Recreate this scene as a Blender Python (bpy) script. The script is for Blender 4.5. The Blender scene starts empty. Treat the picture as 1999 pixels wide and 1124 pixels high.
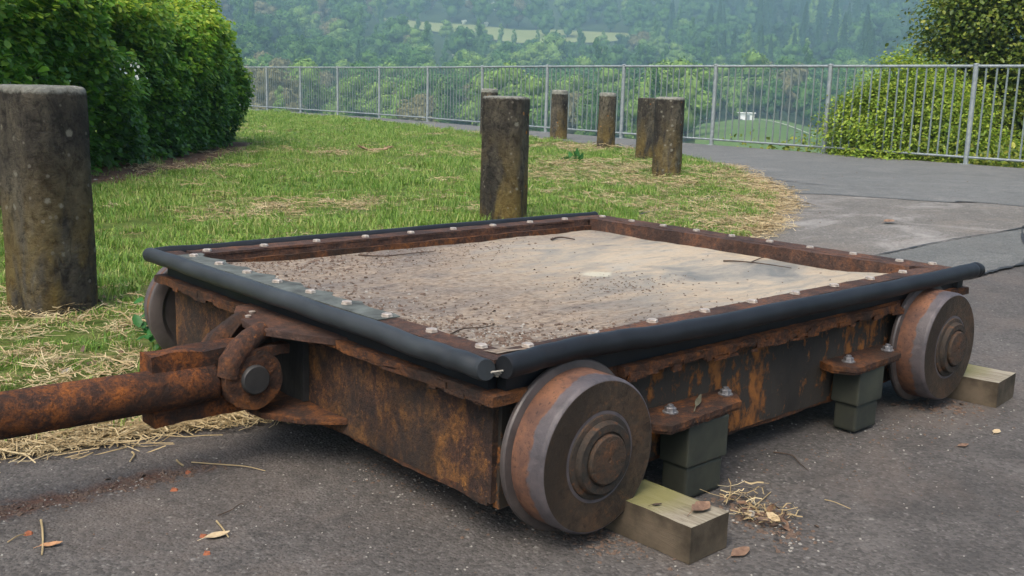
import bpy, bmesh, math, random
import numpy as np
from mathutils import Vector, Matrix, noise as mnoise
random.seed(7); RNG = np.random.default_rng(11)
sc = bpy.context.scene
C = sc.collection
R_ = math.radians

# ---------------------------------------------------------------- camera
F_PX = 1996.2
CAM = Vector((-1.0663, -1.2092, 0.732))
YAW, PITCH, ROLL = 0.8357, 0.1914, 0.0276
GZ = -0.018                                         # level of the paving
fw = Vector((math.cos(YAW)*math.cos(PITCH), math.sin(YAW)*math.cos(PITCH), -math.sin(PITCH)))
rt0 = Vector((math.sin(YAW), -math.cos(YAW), 0)); up0 = rt0.cross(fw)
rt = rt0*math.cos(ROLL) + up0*math.sin(ROLL); up = up0*math.cos(ROLL) - rt0*math.sin(ROLL)
cd = bpy.data.cameras.new('camera'); cam = bpy.data.objects.new('camera', cd); C.objects.link(cam)
cam.matrix_world = Matrix(((rt.x, up.x, -fw.x, CAM.x), (rt.y, up.y, -fw.y, CAM.y), (rt.z, up.z, -fw.z, CAM.z), (0, 0, 0, 1)))
cd.sensor_fit = 'HORIZONTAL'; cd.sensor_width = 36; cd.lens = 36*F_PX/1999
cd.clip_start = 0.05; cd.clip_end = 6000
sc.camera = cam

# ---------------------------------------------------------------- sky, sun, exposure
SUN_EL, SUN_AZ = R_(56), R_(203)                    # azimuth counted from +x towards +y
w = bpy.data.worlds.new('World'); sc.world = w; w.use_nodes = True
nt = w.node_tree; nt.nodes.clear()
sky = nt.nodes.new('ShaderNodeTexSky'); sky.sky_type = 'NISHITA'; sky.sun_disc = False
sky.sun_elevation = SUN_EL; sky.sun_rotation = math.pi/2 - SUN_AZ
sky.air_density = 1.0; sky.dust_density = 5.0; sky.ozone_density = 0.6
bg = nt.nodes.new('ShaderNodeBackground'); bg.inputs[1].default_value = 0.15
wo = nt.nodes.new('ShaderNodeOutputWorld')
nt.links.new(sky.outputs[0], bg.inputs[0]); nt.links.new(bg.outputs[0], wo.inputs[0])
sd = bpy.data.lights.new('sun', 'SUN'); sd.energy = 1.4; sd.angle = R_(40); sd.color = (1.0, 0.95, 0.87)
so = bpy.data.objects.new('sun', sd); C.objects.link(so)
sv = Vector((math.cos(SUN_AZ)*math.cos(SUN_EL), math.sin(SUN_AZ)*math.cos(SUN_EL), math.sin(SUN_EL)))
so.rotation_euler = sv.to_track_quat('Z', 'Y').to_euler(); so.location = (0, 0, 30)
sc.view_settings.view_transform = 'Standard'; sc.view_settings.look = 'None'
sc.view_settings.exposure = 1.08; sc.view_settings.gamma = 1.0; sc.view_settings.use_curve_mapping = False
sc.render.engine = 'CYCLES'
sc.cycles.max_bounces = 6; sc.cycles.diffuse_bounces = 3; sc.cycles.transmission_bounces = 4; sc.cycles.volume_bounces = 0
sc.cycles.use_denoising = True

def ray(px, py):
    return fw + rt*((px-999.5)/F_PX) - up*((py-562)/F_PX)
def G(px, py, z=GZ):                                # ground point seen at a photo pixel
    d = ray(px, py); t = (z-CAM.z)/d.z
    p = CAM + d*t; return (p.x, p.y)
def P(px, depth):                                   # xy at a given distance along a photo column
    d = ray(px, 200); k = depth/math.hypot(d.x, d.y)
    return (CAM.x+d.x*k, CAM.y+d.y*k)

# ---------------------------------------------------------------- materials
def N(nt, t, **kw):
    n = nt.nodes.new('ShaderNode'+t)
    for k, v in kw.items():
        if k.startswith('i_'):
            key = k[2:]; key = int(key) if key.isdigit() else key.replace('_', ' ')
            n.inputs[key].default_value = v
        else: setattr(n, k, v)
    return n
class Mat:
    def __init__(s, name, rough=0.8, metallic=0.0, spec=0.3):
        s.m = bpy.data.materials.new(name); s.m.use_nodes = True; s.nt = s.m.node_tree
        s.b = s.nt.nodes['Principled BSDF']; s.o = s.nt.nodes['Material Output']
        s.b.inputs['Roughness'].default_value = rough; s.b.inputs['Metallic'].default_value = metallic
        s.b.inputs['Specular IOR Level'].default_value = spec
        s.tc = N(s.nt, 'TexCoord'); s.src = None
    def own(s):
        oi = N(s.nt, 'ObjectInfo'); a = N(s.nt, 'VectorMath', operation='MULTIPLY_ADD'); s.L(oi.outputs['Location'], a.inputs[0]); a.inputs[1].default_value = (3.7, 2.9, 0); s.L(s.tc.outputs['Object'], a.inputs[2]); s.src = a.outputs[0]
    def L(s, a, b): s.nt.links.new(a, b)
    def co(s, scale=(1, 1, 1), kind='Object'):
        mp = N(s.nt, 'Mapping'); mp.inputs['Scale'].default_value = scale
        s.L(s.src or s.tc.outputs[kind], mp.inputs['Vector']); return mp.outputs[0]
    def noise(s, scale, detail=6, rough=0.6, dist=0.0, stretch=(1, 1, 1), off=0):
        n = N(s.nt, 'TexNoise'); n.inputs['Scale'].default_value = scale; n.inputs['Detail'].default_value = detail
        n.inputs['Roughness'].default_value = rough; n.inputs['Distortion'].default_value = dist
        mp = N(s.nt, 'Mapping'); mp.inputs['Scale'].default_value = stretch; mp.inputs['Location'].default_value = (off, off*.7, off*1.3)
        s.L(s.src or s.tc.outputs['Object'], mp.inputs['Vector']); s.L(mp.outputs[0], n.inputs['Vector']); return n.outputs['Fac']
    def voro(s, scale, feature='F1', stretch=(1, 1, 1)):
        n = N(s.nt, 'TexVoronoi'); n.feature = feature; n.inputs['Scale'].default_value = scale
        s.L(s.co(stretch), n.inputs['Vector']); return n
    def ramp(s, fac, stops, interp='LINEAR'):
        r = N(s.nt, 'ValToRGB'); r.color_ramp.interpolation = interp; e = r.color_ramp.elements
        while len(e) > 1: e.remove(e[-1])
        for i, (p, c) in enumerate(stops):
            if isinstance(c, (int, float)): c = (c, c, c)
            el = e[0] if i == 0 else e.new(p)
            el.position = p; el.color = (*c, 1)
        s.L(fac, r.inputs[0]); return r.outputs[0]
    def mix(s, fac, a, b, mode='MIX'):
        m = N(s.nt, 'Mix', data_type='RGBA', blend_type=mode)
        for sock, v in ((m.inputs[0], fac), (m.inputs[6], a), (m.inputs[7], b)):
            if isinstance(v, (int, float)): sock.default_value = v
            elif isinstance(v, tuple): sock.default_value = (*v, 1)
            else: s.L(v, sock)
        return m.outputs[2]
    def math(s, op, a, b=0.0, clamp=False):
        m = N(s.nt, 'Math', operation=op, use_clamp=clamp)
        for i, v in enumerate((a, b)):
            if isinstance(v, (int, float)): m.inputs[i].default_value = v
            else: s.L(v, m.inputs[i])
        return m.outputs[0]
    def xyz(s, kind='Object'):
        x = N(s.nt, 'SeparateXYZ'); s.L(s.tc.outputs[kind], x.inputs[0]); return x.outputs
    def rnd(s): return N(s.nt, 'ObjectInfo').outputs['Random']
    def color(s, c):
        if isinstance(c, tuple): s.b.inputs['Base Color'].default_value = (*c, 1)
        else: s.L(c, s.b.inputs['Base Color'])
    def rough(s, c): s.L(c, s.b.inputs['Roughness'])
    def bump(s, h, strength=0.5, dist=0.01):
        b = N(s.nt, 'Bump'); b.inputs['Strength'].default_value = strength; b.inputs['Distance'].default_value = dist
        s.L(h, b.inputs['Height']); s.L(b.outputs[0], s.b.inputs['Normal'])

def rust_mat(name, dark=(.022, .017, .014), mid=(.060, .028, .018), hot=(.20, .070, .018), lo=.50, hi=.66, scale=1.0,
             stretch=(1, 1, 1), bump=.9, grey=.0, rough=.82):
    m = Mat(name, rough, 0.0, .22)
    n1 = m.noise(9*scale, 8, .68, .6, stretch); n2 = m.noise(26*scale, 8, .72, .4, stretch, 3.1); n3 = m.noise(110*scale, 5, .7, 0, (1, 1, 1), 8)
    c = m.ramp(m.math('ADD', m.math('MULTIPLY', n1, .55), m.math('MULTIPLY', n2, .45)), [(.36, dark), (.47, mid), (lo+.03, tuple((a*.6+b*.4) for a, b in zip(mid, hot))), (hi, hot)])
    nf = m.noise(62*scale, 7, .78, .3, (1, 1, 1), 21)
    c = m.mix(m.ramp(nf, [(.555, 0.), (.64, .8)]), c, hot); c = m.mix(m.ramp(nf, [(.36, .85), (.46, 0.)]), c, tuple(a*.6 for a in dark))
    c = m.mix(m.ramp(n3, [(.35, .6), (.55, 0.0)]), c, dark)
    c = m.mix(m.ramp(m.noise(4.3*scale, 6, .65, .5, (1, 1, 1), 31), [(.40, .75), (.54, 0.)]), c, tuple(a*.9 for a in dark))
    if grey: c = m.mix(m.math('MULTIPLY', m.ramp(m.noise(5*scale, 5, .6, 0, stretch, 12), [(.42, 1.), (.58, 0.)]), grey), c, (.045, .042, .035))
    m.color(c)
    pit = m.math('ADD', m.math('MULTIPLY', n2, .6), m.math('MULTIPLY', n3, .4))
    m.bump(pit, bump, .012)
    return m.m
RUST = rust_mat('rusted_steel', hi=.62, hot=(.22, .08, .02))
RUST_END = rust_mat('rusted_web_end', dark=(.020, .016, .014), mid=(.062, .032, .023), hot=(.25, .110, .030), lo=.50, hi=.61, scale=1.5, stretch=(1, 1, .7), bump=1., grey=.2)
RUST_BRIGHT = rust_mat('flaking_rust', dark=(.028, .018, .013), mid=(.075, .034, .020), hot=(.26, .088, .020), lo=.50, hi=.63, scale=1.3, bump=1.0)
RUST_PURPLE = rust_mat('brown_flat_rust', dark=(.034, .022, .019), mid=(.085, .050, .038), hot=(.20, .080, .035), lo=.52, hi=.66, scale=1.4, bump=1.)
RUST_ROD = rust_mat('rusted_bar', dark=(.022, .015, .012), mid=(.075, .032, .018), hot=(.26, .082, .017), lo=.48, hi=.60, scale=1.8, bump=1.0)
def m_web_side():
    m = Mat('old_paint_with_rust_runs', .8, 0, .3)
    n1 = m.noise(6, 7, .62, .3, (1.7, 1, .22), 7); n2 = m.noise(40, 6, .7, .2, (1, 1, .7), 2); n3 = m.noise(3.2, 5, .6, .5, (1, 1, .5), 4)
    f = m.math('ADD', m.math('MULTIPLY', n1, .6), m.math('MULTIPLY', n2, .4))
    paint = m.ramp(n3, [(.35, (.018, .015, .012)), (.6, (.036, .029, .022))])
    rust = m.ramp(n2, [(.35, (.06, .028, .014)), (.62, (.26, .095, .02))])
    m.color(m.mix(m.ramp(f, [(.495, 0.), (.545, .9)]), paint, rust))
    m.bump(m.math('ADD', f, m.ramp(f, [(.50, 0.), (.56, .4)])), .8, .008); return m.m
WEBSIDE = m_web_side()
def m_deck():
    m = Mat('weathered_deck_board', .9, 0, .15)
    x, y, z = m.xyz()
    nb = m.noise(2.3, 6, .6, .8, (1, 2.2, 1)); nf = m.noise(55, 8, .75, 0, (1, 1.5, 1), 3); ng = m.noise(9, 8, .7, .6, (1, 2.5, 1), 9)
    base = m.ramp(nb, [(.33, (.140, .145, .138)), (.44, (.27, .245, .20)), (.55, (.37, .305, .22)), (.66, (.33, .30, .245))])
    base = m.mix(m.ramp(ng, [(.40, .55), (.52, 0.)]), base, (.17, .165, .150))
    # brown dirt gathered towards the drawbar end and along the near edge
    d1 = m.math('SUBTRACT', 1.12, m.math('MULTIPLY', x, 1.15), True)
    d2 = m.math('MULTIPLY', m.math('SUBTRACT', y, .72), .9, True)
    dirt = m.math('ADD', d1, d2, True)
    f = m.math('ADD', m.math('MULTIPLY', dirt, .62), m.math('MULTIPLY', ng, .9))
    f = m.math('MULTIPLY', m.ramp(f, [(.46, 0.), (.84, .95)]), m.ramp(nf, [(.3, 1.), (.62, .35)]))
    c = m.mix(f, base, m.ramp(nf, [(.3, (.040, .026, .021)), (.6, (.145, .100, .080))]))
    c = m.mix(m.ramp(nf, [(.30, .6), (.42, 0.)]), c, (.07, .055, .045))
    # pale lichen spot
    lx_, ly_ = G(1165, 533, .278); dx = m.math('SUBTRACT', x, lx_); dy = m.math('SUBTRACT', y, ly_)
    rr = m.math('ADD', m.math('MULTIPLY', dx, dx), m.math('MULTIPLY', dy, dy))
    rr = m.math('ADD', m.math('SQRT', rr), m.math('MULTIPLY', m.math('SUBTRACT', ng, .5), .08))
    c = m.mix(m.ramp(rr, [(.028, .6), (.045, 0.)]), c, (.46, .44, .34))
    m.color(c); m.bump(m.math('ADD', m.math('MULTIPLY', nf, .6), ng), .7, .006); return m.m
DECK = m_deck()
def m_simple(name, c1, c2, scale=20, rough=.6, bump=.2, spec=.4, metallic=0., stretch=(1, 1, 1), dist=.003):
    m = Mat(name, rough, metallic, spec); n = m.noise(scale, 6, .65, .2, stretch)
    m.color(m.ramp(n, [(.35, c1), (.65, c2)])); m.bump(n, bump, dist); return m.m
HOSE_GREY = m_simple('dusty_rubber_hose', (.011, .013, .015), (.031, .036, .039), 9, .55, .15, .4, 0, (1, .6, 1), .003)
HOSE_BLACK = m_simple('black_rubber_hose', (.004, .0045, .0055), (.011, .012, .014), 12, .5, .15, .3)
SHEET = m_simple('grey_packing_sheet', (.035, .038, .033), (.10, .112, .10), 22, .8, .2)
DARK = m_simple('dark_steel_and_pocket_shade', (.018, .018, .018), (.032, .030, .028), 30, .55, .3)  # the pin's own dark steel; on backplate and gusset it paints pocket shade
ZINC = m_simple('zinc_bolt', (.22, .16, .12), (.56, .52, .46), 45, .5, .3, .5, .35)
NUT = m_simple('bright_nut', (.16, .155, .16), (.42, .42, .43), 90, .38, .3, .5, .7)
PADBLK = m_simple('dark_green_block', (.018, .020, .015), (.040, .042, .028), 9, .7, .3)
def m_wheel():
    m = Mat('wheel_tread', .55, 0, .4); x, y, z = m.xyz()
    n = m.noise(22, 7, .65, .4); n3 = m.noise(120, 5, .7, 0, (1, 1, 1), 4)
    rust = m.ramp(n, [(.32, (.055, .030, .024)), (.5, (.110, .052, .032)), (.66, (.165, .074, .038))])
    rust = m.mix(m.ramp(n3, [(.34, .8), (.44, 0.)]), rust, (.03, .018, .014))
    # outer band is worn to bare blue-grey steel
    f = m.math('ADD', m.math('MULTIPLY', y, -10), m.math('MULTIPLY', m.noise(7, 6, .65, 0, (1, 1, 1), 6), .75))
    f = m.ramp(f, [(.96, 0.), (1.06, .85)])
    m.color(m.mix(f, rust, m.ramp(n, [(.3, (.040, .038, .042)), (.7, (.088, .086, .095))])))
    m.rough(m.ramp(f, [(0., .8), (1., .50)])); m.bump(n3, .35, .003); return m.m
TREAD = m_wheel()
FACE = rust_mat('wheel_face', dark=(.024, .018, .013), mid=(.048, .034, .023), hot=(.10, .052, .026), lo=.54, hi=.68, scale=.8, bump=.35, rough=.6)
FLANGE = m_simple('wheel_flange', (.040, .033, .031), (.090, .074, .068), 12, .45, .3, .5)
HUBM = rust_mat('hub_rust', dark=(.030, .026, .020), mid=(.050, .034, .024), hot=(.16, .062, .022), lo=.55, hi=.70, bump=.7)
HUBRING = rust_mat('hub_ring_steel', dark=(.022, .020, .017), mid=(.036, .030, .024), hot=(.12, .05, .02), lo=.60, hi=.74, bump=.4)
def m_timber():
    m = Mat('weathered_timber', .85, 0, .2)
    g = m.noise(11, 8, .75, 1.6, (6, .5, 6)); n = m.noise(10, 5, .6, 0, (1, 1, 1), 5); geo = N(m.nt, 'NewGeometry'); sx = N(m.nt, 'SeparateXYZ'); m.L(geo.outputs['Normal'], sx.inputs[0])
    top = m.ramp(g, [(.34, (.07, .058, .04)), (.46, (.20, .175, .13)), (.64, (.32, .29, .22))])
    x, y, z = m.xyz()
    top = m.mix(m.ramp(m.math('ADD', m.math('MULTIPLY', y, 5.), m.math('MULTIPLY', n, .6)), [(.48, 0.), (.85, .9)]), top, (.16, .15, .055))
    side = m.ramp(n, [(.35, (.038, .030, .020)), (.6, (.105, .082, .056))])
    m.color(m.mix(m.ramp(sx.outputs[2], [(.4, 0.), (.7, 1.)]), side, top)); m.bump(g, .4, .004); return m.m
TIMBER = m_timber()
def m_asphalt(name, c0, c1, stone=(.18, .17, .155), sscale=150, dust=0.0, warm=(.14, .11, .09), stain=None):
    m = Mat(name, .88, 0, .25)
    big = m.noise(.8, 6, .65, .3); fine = m.noise(70, 6, .75)
    v = m.voro(sscale); v2 = m.voro(sscale*.45)
    base = m.ramp(m.math('ADD', m.math('MULTIPLY', big, .5), m.math('MULTIPLY', fine, .5)), [(.36, c0), (.64, c1)])
    pick = m.math('GREATER_THAN', v.outputs['Color'], .5)
    sp = N(m.nt, 'SeparateColor'); m.L(v.outputs['Color'], sp.inputs[0]); sp2 = N(m.nt, 'SeparateColor'); m.L(v2.outputs['Color'], sp2.inputs[0])
    s1 = m.math('MULTIPLY', m.ramp(sp.outputs[0], [(.70, 0.), (.95, .75)]), m.ramp(v.outputs['Distance'], [(.25, 1.), (.5, 0.)]))
    s2 = m.math('MULTIPLY', m.ramp(sp2.outputs[1], [(.90, 0.), (.97, .7)]), m.ramp(v2.outputs['Distance'], [(.2, 1.), (.4, 0.)]))
    c = m.mix(s1, base, stone); c = m.mix(s2, c, tuple(a*1.25 for a in stone))
    c = m.mix(m.ramp(sp.outputs[1], [(.2, .5), (.45, 0.)]), c, tuple(a*.45 for a in c0))
    c = m.mix(m.ramp(m.noise(6.5, 8, .75, .4, (1, 1, 1), 27), [(.36, .45), (.50, 0.)]), c, tuple(a*.72 for a in c0)); c = m.mix(m.ramp(m.noise(4.1, 8, .78, .4, (1, 1, 1), 37), [(.55, 0.), (.70, .4)]), c, tuple(a*1.35 for a in c1))
    c = m.mix(m.math('MULTIPLY', m.ramp(m.noise(1.7, 6, .7, .6, (1, 1, 1), 5), [(.50, 0.), (.68, .5)]), .8), c, warm)
    if dust:
        c = m.mix(m.math('MULTIPLY', m.ramp(m.noise(1.1, 8, .7, 1.0, (1, 1.6, 1), 9), [(.50, 0.), (.72, 1.)]), dust), c, (.34, .325, .30))
    if stain:
        (ax, ay), (bx, by) = stain; L = math.hypot(bx-ax, by-ay); ux, uy = (bx-ax)/L, (by-ay)/L; xx, yy, _ = m.xyz()
        px_, py_ = m.math('SUBTRACT', xx, ax), m.math('SUBTRACT', yy, ay)
        ds = m.math('ABSOLUTE', m.math('ADD', m.math('MULTIPLY', px_, -uy), m.math('MULTIPLY', py_, ux)))
        al = m.math('ADD', m.math('MULTIPLY', px_, ux), m.math('MULTIPLY', py_, uy))
        nn = m.noise(16, 6, .7, .5, (1, 1, 1), 3)
        f = m.ramp(m.math('ADD', ds, m.math('MULTIPLY', m.math('SUBTRACT', nn, .5), .16)), [(.005, .8), (.045, 0.)])
        f = m.math('MULTIPLY', f, m.ramp(al, [(max(0, L-.12), 1.), (L, 0.)]))
        c = m.mix(f, c, m.ramp(fine, [(.35, (.05, .026, .018)), (.65, (.15, .07, .04))]))
        c = m.mix(m.ramp(m.noise(3.1, 6, .7, .8, (1, 1, 1), 15), [(.36, .35), (.48, 0.)]), c, (.035, .033, .031))
    m.color(c)
    m.bump(m.math('ADD', m.math('MULTIPLY', m.ramp(v.outputs['Distance'], [(0., 1.), (.6, 0.)]), .6), fine), .6, .006)
    return m.m
ASPH = m_asphalt('asphalt_near', (.060, .055, .051), (.112, .102, .093), stain=(G(-60, 1015), G(430, 900)))
ASPH2 = m_asphalt('asphalt_dusty', (.105, .098, .086), (.175, .162, .145), (.27, .26, .24), 110, .7, (.19, .16, .13))
ASPH3 = m_asphalt('asphalt_path', (.105, .108, .103), (.150, .152, .145), (.19, .19, .18), 130, .15, (.12, .12, .11))
ASPH4 = m_asphalt('asphalt_strip', (.092, .095, .090), (.13, .132, .124), (.19, .19, .18), 130, .12, (.11, .105, .095))
TAR = m_simple('tar_seam', (.012, .012, .012), (.03, .03, .028), 20, .6, .4)
def m_soil(name, a, b, cc, scale=6):
    m = Mat(name, .95, 0, .1); n = m.noise(scale, 8, .7); n2 = m.noise(60, 6, .7)
    m.color(m.mix(m.ramp(n2, [(.35, .6), (.6, 0.)]), m.ramp(n, [(.32, a), (.5, b), (.68, cc)]), tuple(v*.4 for v in a))); m.bump(n2, .8, .02); return m.m
SODM = m_soil('sod', (.065, .10, .020), (.11, .155, .034), (.22, .185, .085))
SOIL = m_soil('bark_mulch_soil', (.07, .042, .028), (.13, .078, .052), (.21, .14, .09), 14)
HILL = m_soil('hill_ground', (.025, .045, .015), (.035, .06, .018), (.05, .07, .025), .05)
MEADOW2 = m_soil('low_meadow_grass', (.075, .14, .04), (.10, .165, .05), (.13, .18, .06), .04)
MEADOW = m_soil('meadow_grass', (.17, .205, .07), (.21, .235, .09), (.25, .26, .11), .04)
PALEPATH = m_simple('pale_gravel', (.38, .37, .33), (.5, .48, .44), 3, .9, .1)
def m_concrete():
    m = Mat('weathered_concrete', .9, 0, .2); x, y, z = m.xyz(); m.own()
    rn = m.rnd(); n1 = m.noise(4.2, 8, .7, .6, (1, 1, .45)); n2 = m.noise(30, 8, .75, .3); n3 = m.noise(9, 5, .6, .3, (1, 1, .4), 4)
    # shift by object so that the bollards differ
    c = m.ramp(n1, [(.33, (.014, .013, .012)), (.44, (.042, .037, .030)), (.56, (.085, .074, .055)), (.68, (.155, .14, .10))])
    ns = m.noise(20, 8, .75, .8, (1, 1, .4), 17)
    c = m.mix(m.ramp(ns, [(.38, .75), (.47, 0.)]), c, (.016, .015, .013)); c = m.mix(m.ramp(ns, [(.55, 0.), (.70, .45)]), c, (.17, .145, .10))
    c = m.mix(m.ramp(n2, [(.38, .8), (.49, 0.)]), c, (.016, .014, .012))
    # yellow-brown algae on the lower half
    h = m.math('SUBTRACT', 1.15, m.math('MULTIPLY', z, 2.1), True)
    f = m.math('MULTIPLY', h, m.ramp(n3, [(.42, 0.), (.56, .9)]))
    c = m.mix(f, c, m.ramp(n2, [(.35, (.105, .066, .016)), (.65, (.20, .150, .050))]))
    # pale and orange lichen spots
    v = m.voro(23); sp = N(m.nt, 'SeparateColor'); m.L(v.outputs['Color'], sp.inputs[0])
    dn = m.math('ADD', v.outputs['Distance'], m.math('MULTIPLY', m.math('SUBTRACT', n2, .5), .9))
    c = m.mix(m.math('MULTIPLY', m.ramp(sp.outputs[0], [(.89, 0.), (.90, .7)]), m.ramp(dn, [(.18, 1.), (.30, 0.)])), c, (.25, .24, .19))
    c = m.mix(m.math('MULTIPLY', m.ramp(sp.outputs[1], [(.965, 0.), (.97, .9)]), m.ramp(dn, [(.14, 1.), (.24, 0.)])), c, (.33, .13, .012))
    v2 = m.voro(55); sp2 = N(m.nt, 'SeparateColor'); m.L(v2.outputs['Color'], sp2.inputs[0])
    c = m.mix(m.math('MULTIPLY', m.ramp(sp2.outputs[0], [(.93, 0.), (.94, .5)]), m.ramp(v2.outputs['Distance'], [(.25, 1.), (.4, 0.)])), c, (.24, .22, .18))
    # weathered pale crown of the post
    top = m.ramp(m.math('ADD', z, m.math('MULTIPLY', n2, .03)), [(.712, 0.), (.724, 1.)])
    c = m.mix(top, c, m.ramp(n2, [(.3, (.14, .14, .12)), (.6, (.30, .30, .26))]))
    m.color(c); m.bump(m.math('ADD', n2, m.math('MULTIPLY', n1, .5)), 1., .035); return m.m
CONC = m_concrete()
GALV = m_simple('galvanised_steel', (.18, .21, .215), (.29, .32, .32), 12, .5, .05, .5, .25)
GALVBAR = m_simple('galvanised_bar', (.13, .165, .16), (.19, .225, .215), 9, .55, .05, .4, .2)

def leaf_mat(name, stops, trans=.30, rough=.5, zgrad=None, spec=.35, patch=None):
    m = Mat(name, rough, 0, spec)
    if patch: m.own()
    r = m.rnd(); geo = N(m.nt, 'NewGeometry'); isl = geo.outputs['Random Per Island']
    n = m.noise(patch or 2.2, 3, .6)
    f = m.math('ADD', m.math('MULTIPLY', r, .22), m.math('ADD', m.math('MULTIPLY', isl, .52), m.math('MULTIPLY', n, .36)))
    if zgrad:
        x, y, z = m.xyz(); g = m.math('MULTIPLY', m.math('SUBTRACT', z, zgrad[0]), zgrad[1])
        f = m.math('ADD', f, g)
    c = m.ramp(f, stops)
    m.color(c)
    t = N(m.nt, 'BsdfTranslucent'); m.L(m.mix(.5, c, (.6, .8, .1), 'MULTIPLY') if False else c, t.inputs[0])
    mx = N(m.nt, 'MixShader'); mx.inputs[0].default_value = trans
    m.L(m.b.outputs[0], mx.inputs[1]); m.L(t.outputs[0], mx.inputs[2]); m.L(mx.outputs[0], m.o.inputs['Surface'])
    return m.m
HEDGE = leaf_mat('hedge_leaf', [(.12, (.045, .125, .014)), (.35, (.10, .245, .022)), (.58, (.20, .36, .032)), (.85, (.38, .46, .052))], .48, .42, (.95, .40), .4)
BLADE = leaf_mat('grass_blade', [(.22, (.070, .165, .020)), (.44, (.135, .26, .034)), (.64, (.225, .335, .055)), (.84, (.36, .36, .13))], .35, .5, None, .35, .22)
STRAW = leaf_mat('dry_straw', [(.1, (.19, .13, .06)), (.5, (.38, .29, .15)), (.9, (.58, .49, .30))], .2, .6)
BRIGHT = leaf_mat('yellow_green_leaf', [(.2, (.075, .15, .014)), (.5, (.18, .29, .026)), (.8, (.35, .43, .050))], .4, .45)
OVERH = leaf_mat('olive_leaf', [(.2, (.040, .078, .010)), (.5, (.125, .185, .022)), (.8, (.33, .34, .050))], .35, .45)
WEED = leaf_mat('weed_leaf', [(.2, (.03, .13, .03)), (.6, (.06, .20, .05)), (.9, (.10, .26, .07))], .35, .45)
BARK = m_simple('bark', (.035, .028, .02), (.09, .07, .05), 12, .9, .6, .2, 0, (1, 1, .3), .01)
FARW = {
 'mid': leaf_mat('far_leaf_mid', [(.2, (0.032, 0.088, 0.021)), (.5, (0.061, 0.144, 0.031)), (.85, (0.109, 0.208, 0.046))], .2, .7, None, .1),
 'pale': leaf_mat('far_leaf_pale', [(.2, (0.087, 0.168, 0.039)), (.5, (0.138, 0.240, 0.052)), (.85, (0.217, 0.320, 0.078))], .2, .7, None, .1),
 'dark': leaf_mat('far_leaf_dark', [(.2, (0.017, 0.048, 0.016)), (.5, (0.029, 0.077, 0.023)), (.85, (0.051, 0.104, 0.033))], .1, .8, None, .1),
 'tan': leaf_mat('far_leaf_tan', [(.2, (.10, .11, .05)), (.5, (.16, .16, .075)), (.85, (.22, .20, .10))], .2, .7, None, .1),
 'red': leaf_mat('far_leaf_red', [(.2, (.04, .02, .02)), (.5, (.07, .03, .03)), (.85, (.10, .05, .04))], .1, .7, None, .1),
 'white': leaf_mat('far_blossom', [(.2, (.20, .25, .15)), (.5, (.4, .45, .33)), (.85, (.6, .62, .5))], .1, .7, None, .1)}
WHITE = m_simple('white_render', (.70, .71, .70), (.8, .8, .78), 1, .8, .05)
ROOFM = m_simple('grey_roof', (.25, .26, .27), (.33, .33, .33), 2, .8, .1)
FLAKE = m_simple('rust_crumb', (.055, .036, .026), (.17, .115, .082), 40, .9, .3)
GREYBIT = m_simple('pale_chip', (.20, .185, .16), (.36, .34, .30), 60, .9, .3)
DRYLEAF = m_simple('dry_leaf', (.10, .055, .035), (.24, .15, .095), 40, .8, .3)
TANLEAF = m_simple('tan_leaf', (.34, .25, .14), (.50, .41, .26), 40, .8, .3)
ORLEAF = m_simple('orange_leaf', (.30, .15, .07), (.42, .24, .12), 40, .8, .3)
TWIG = m_simple('twig_bark', (.030, .020, .015), (.07, .045, .03), 60, .9, .5)
CHIPRED = m_simple('red_brick_chip', (.20, .065, .03), (.30, .10, .045), 40, .9, .4)

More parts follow.
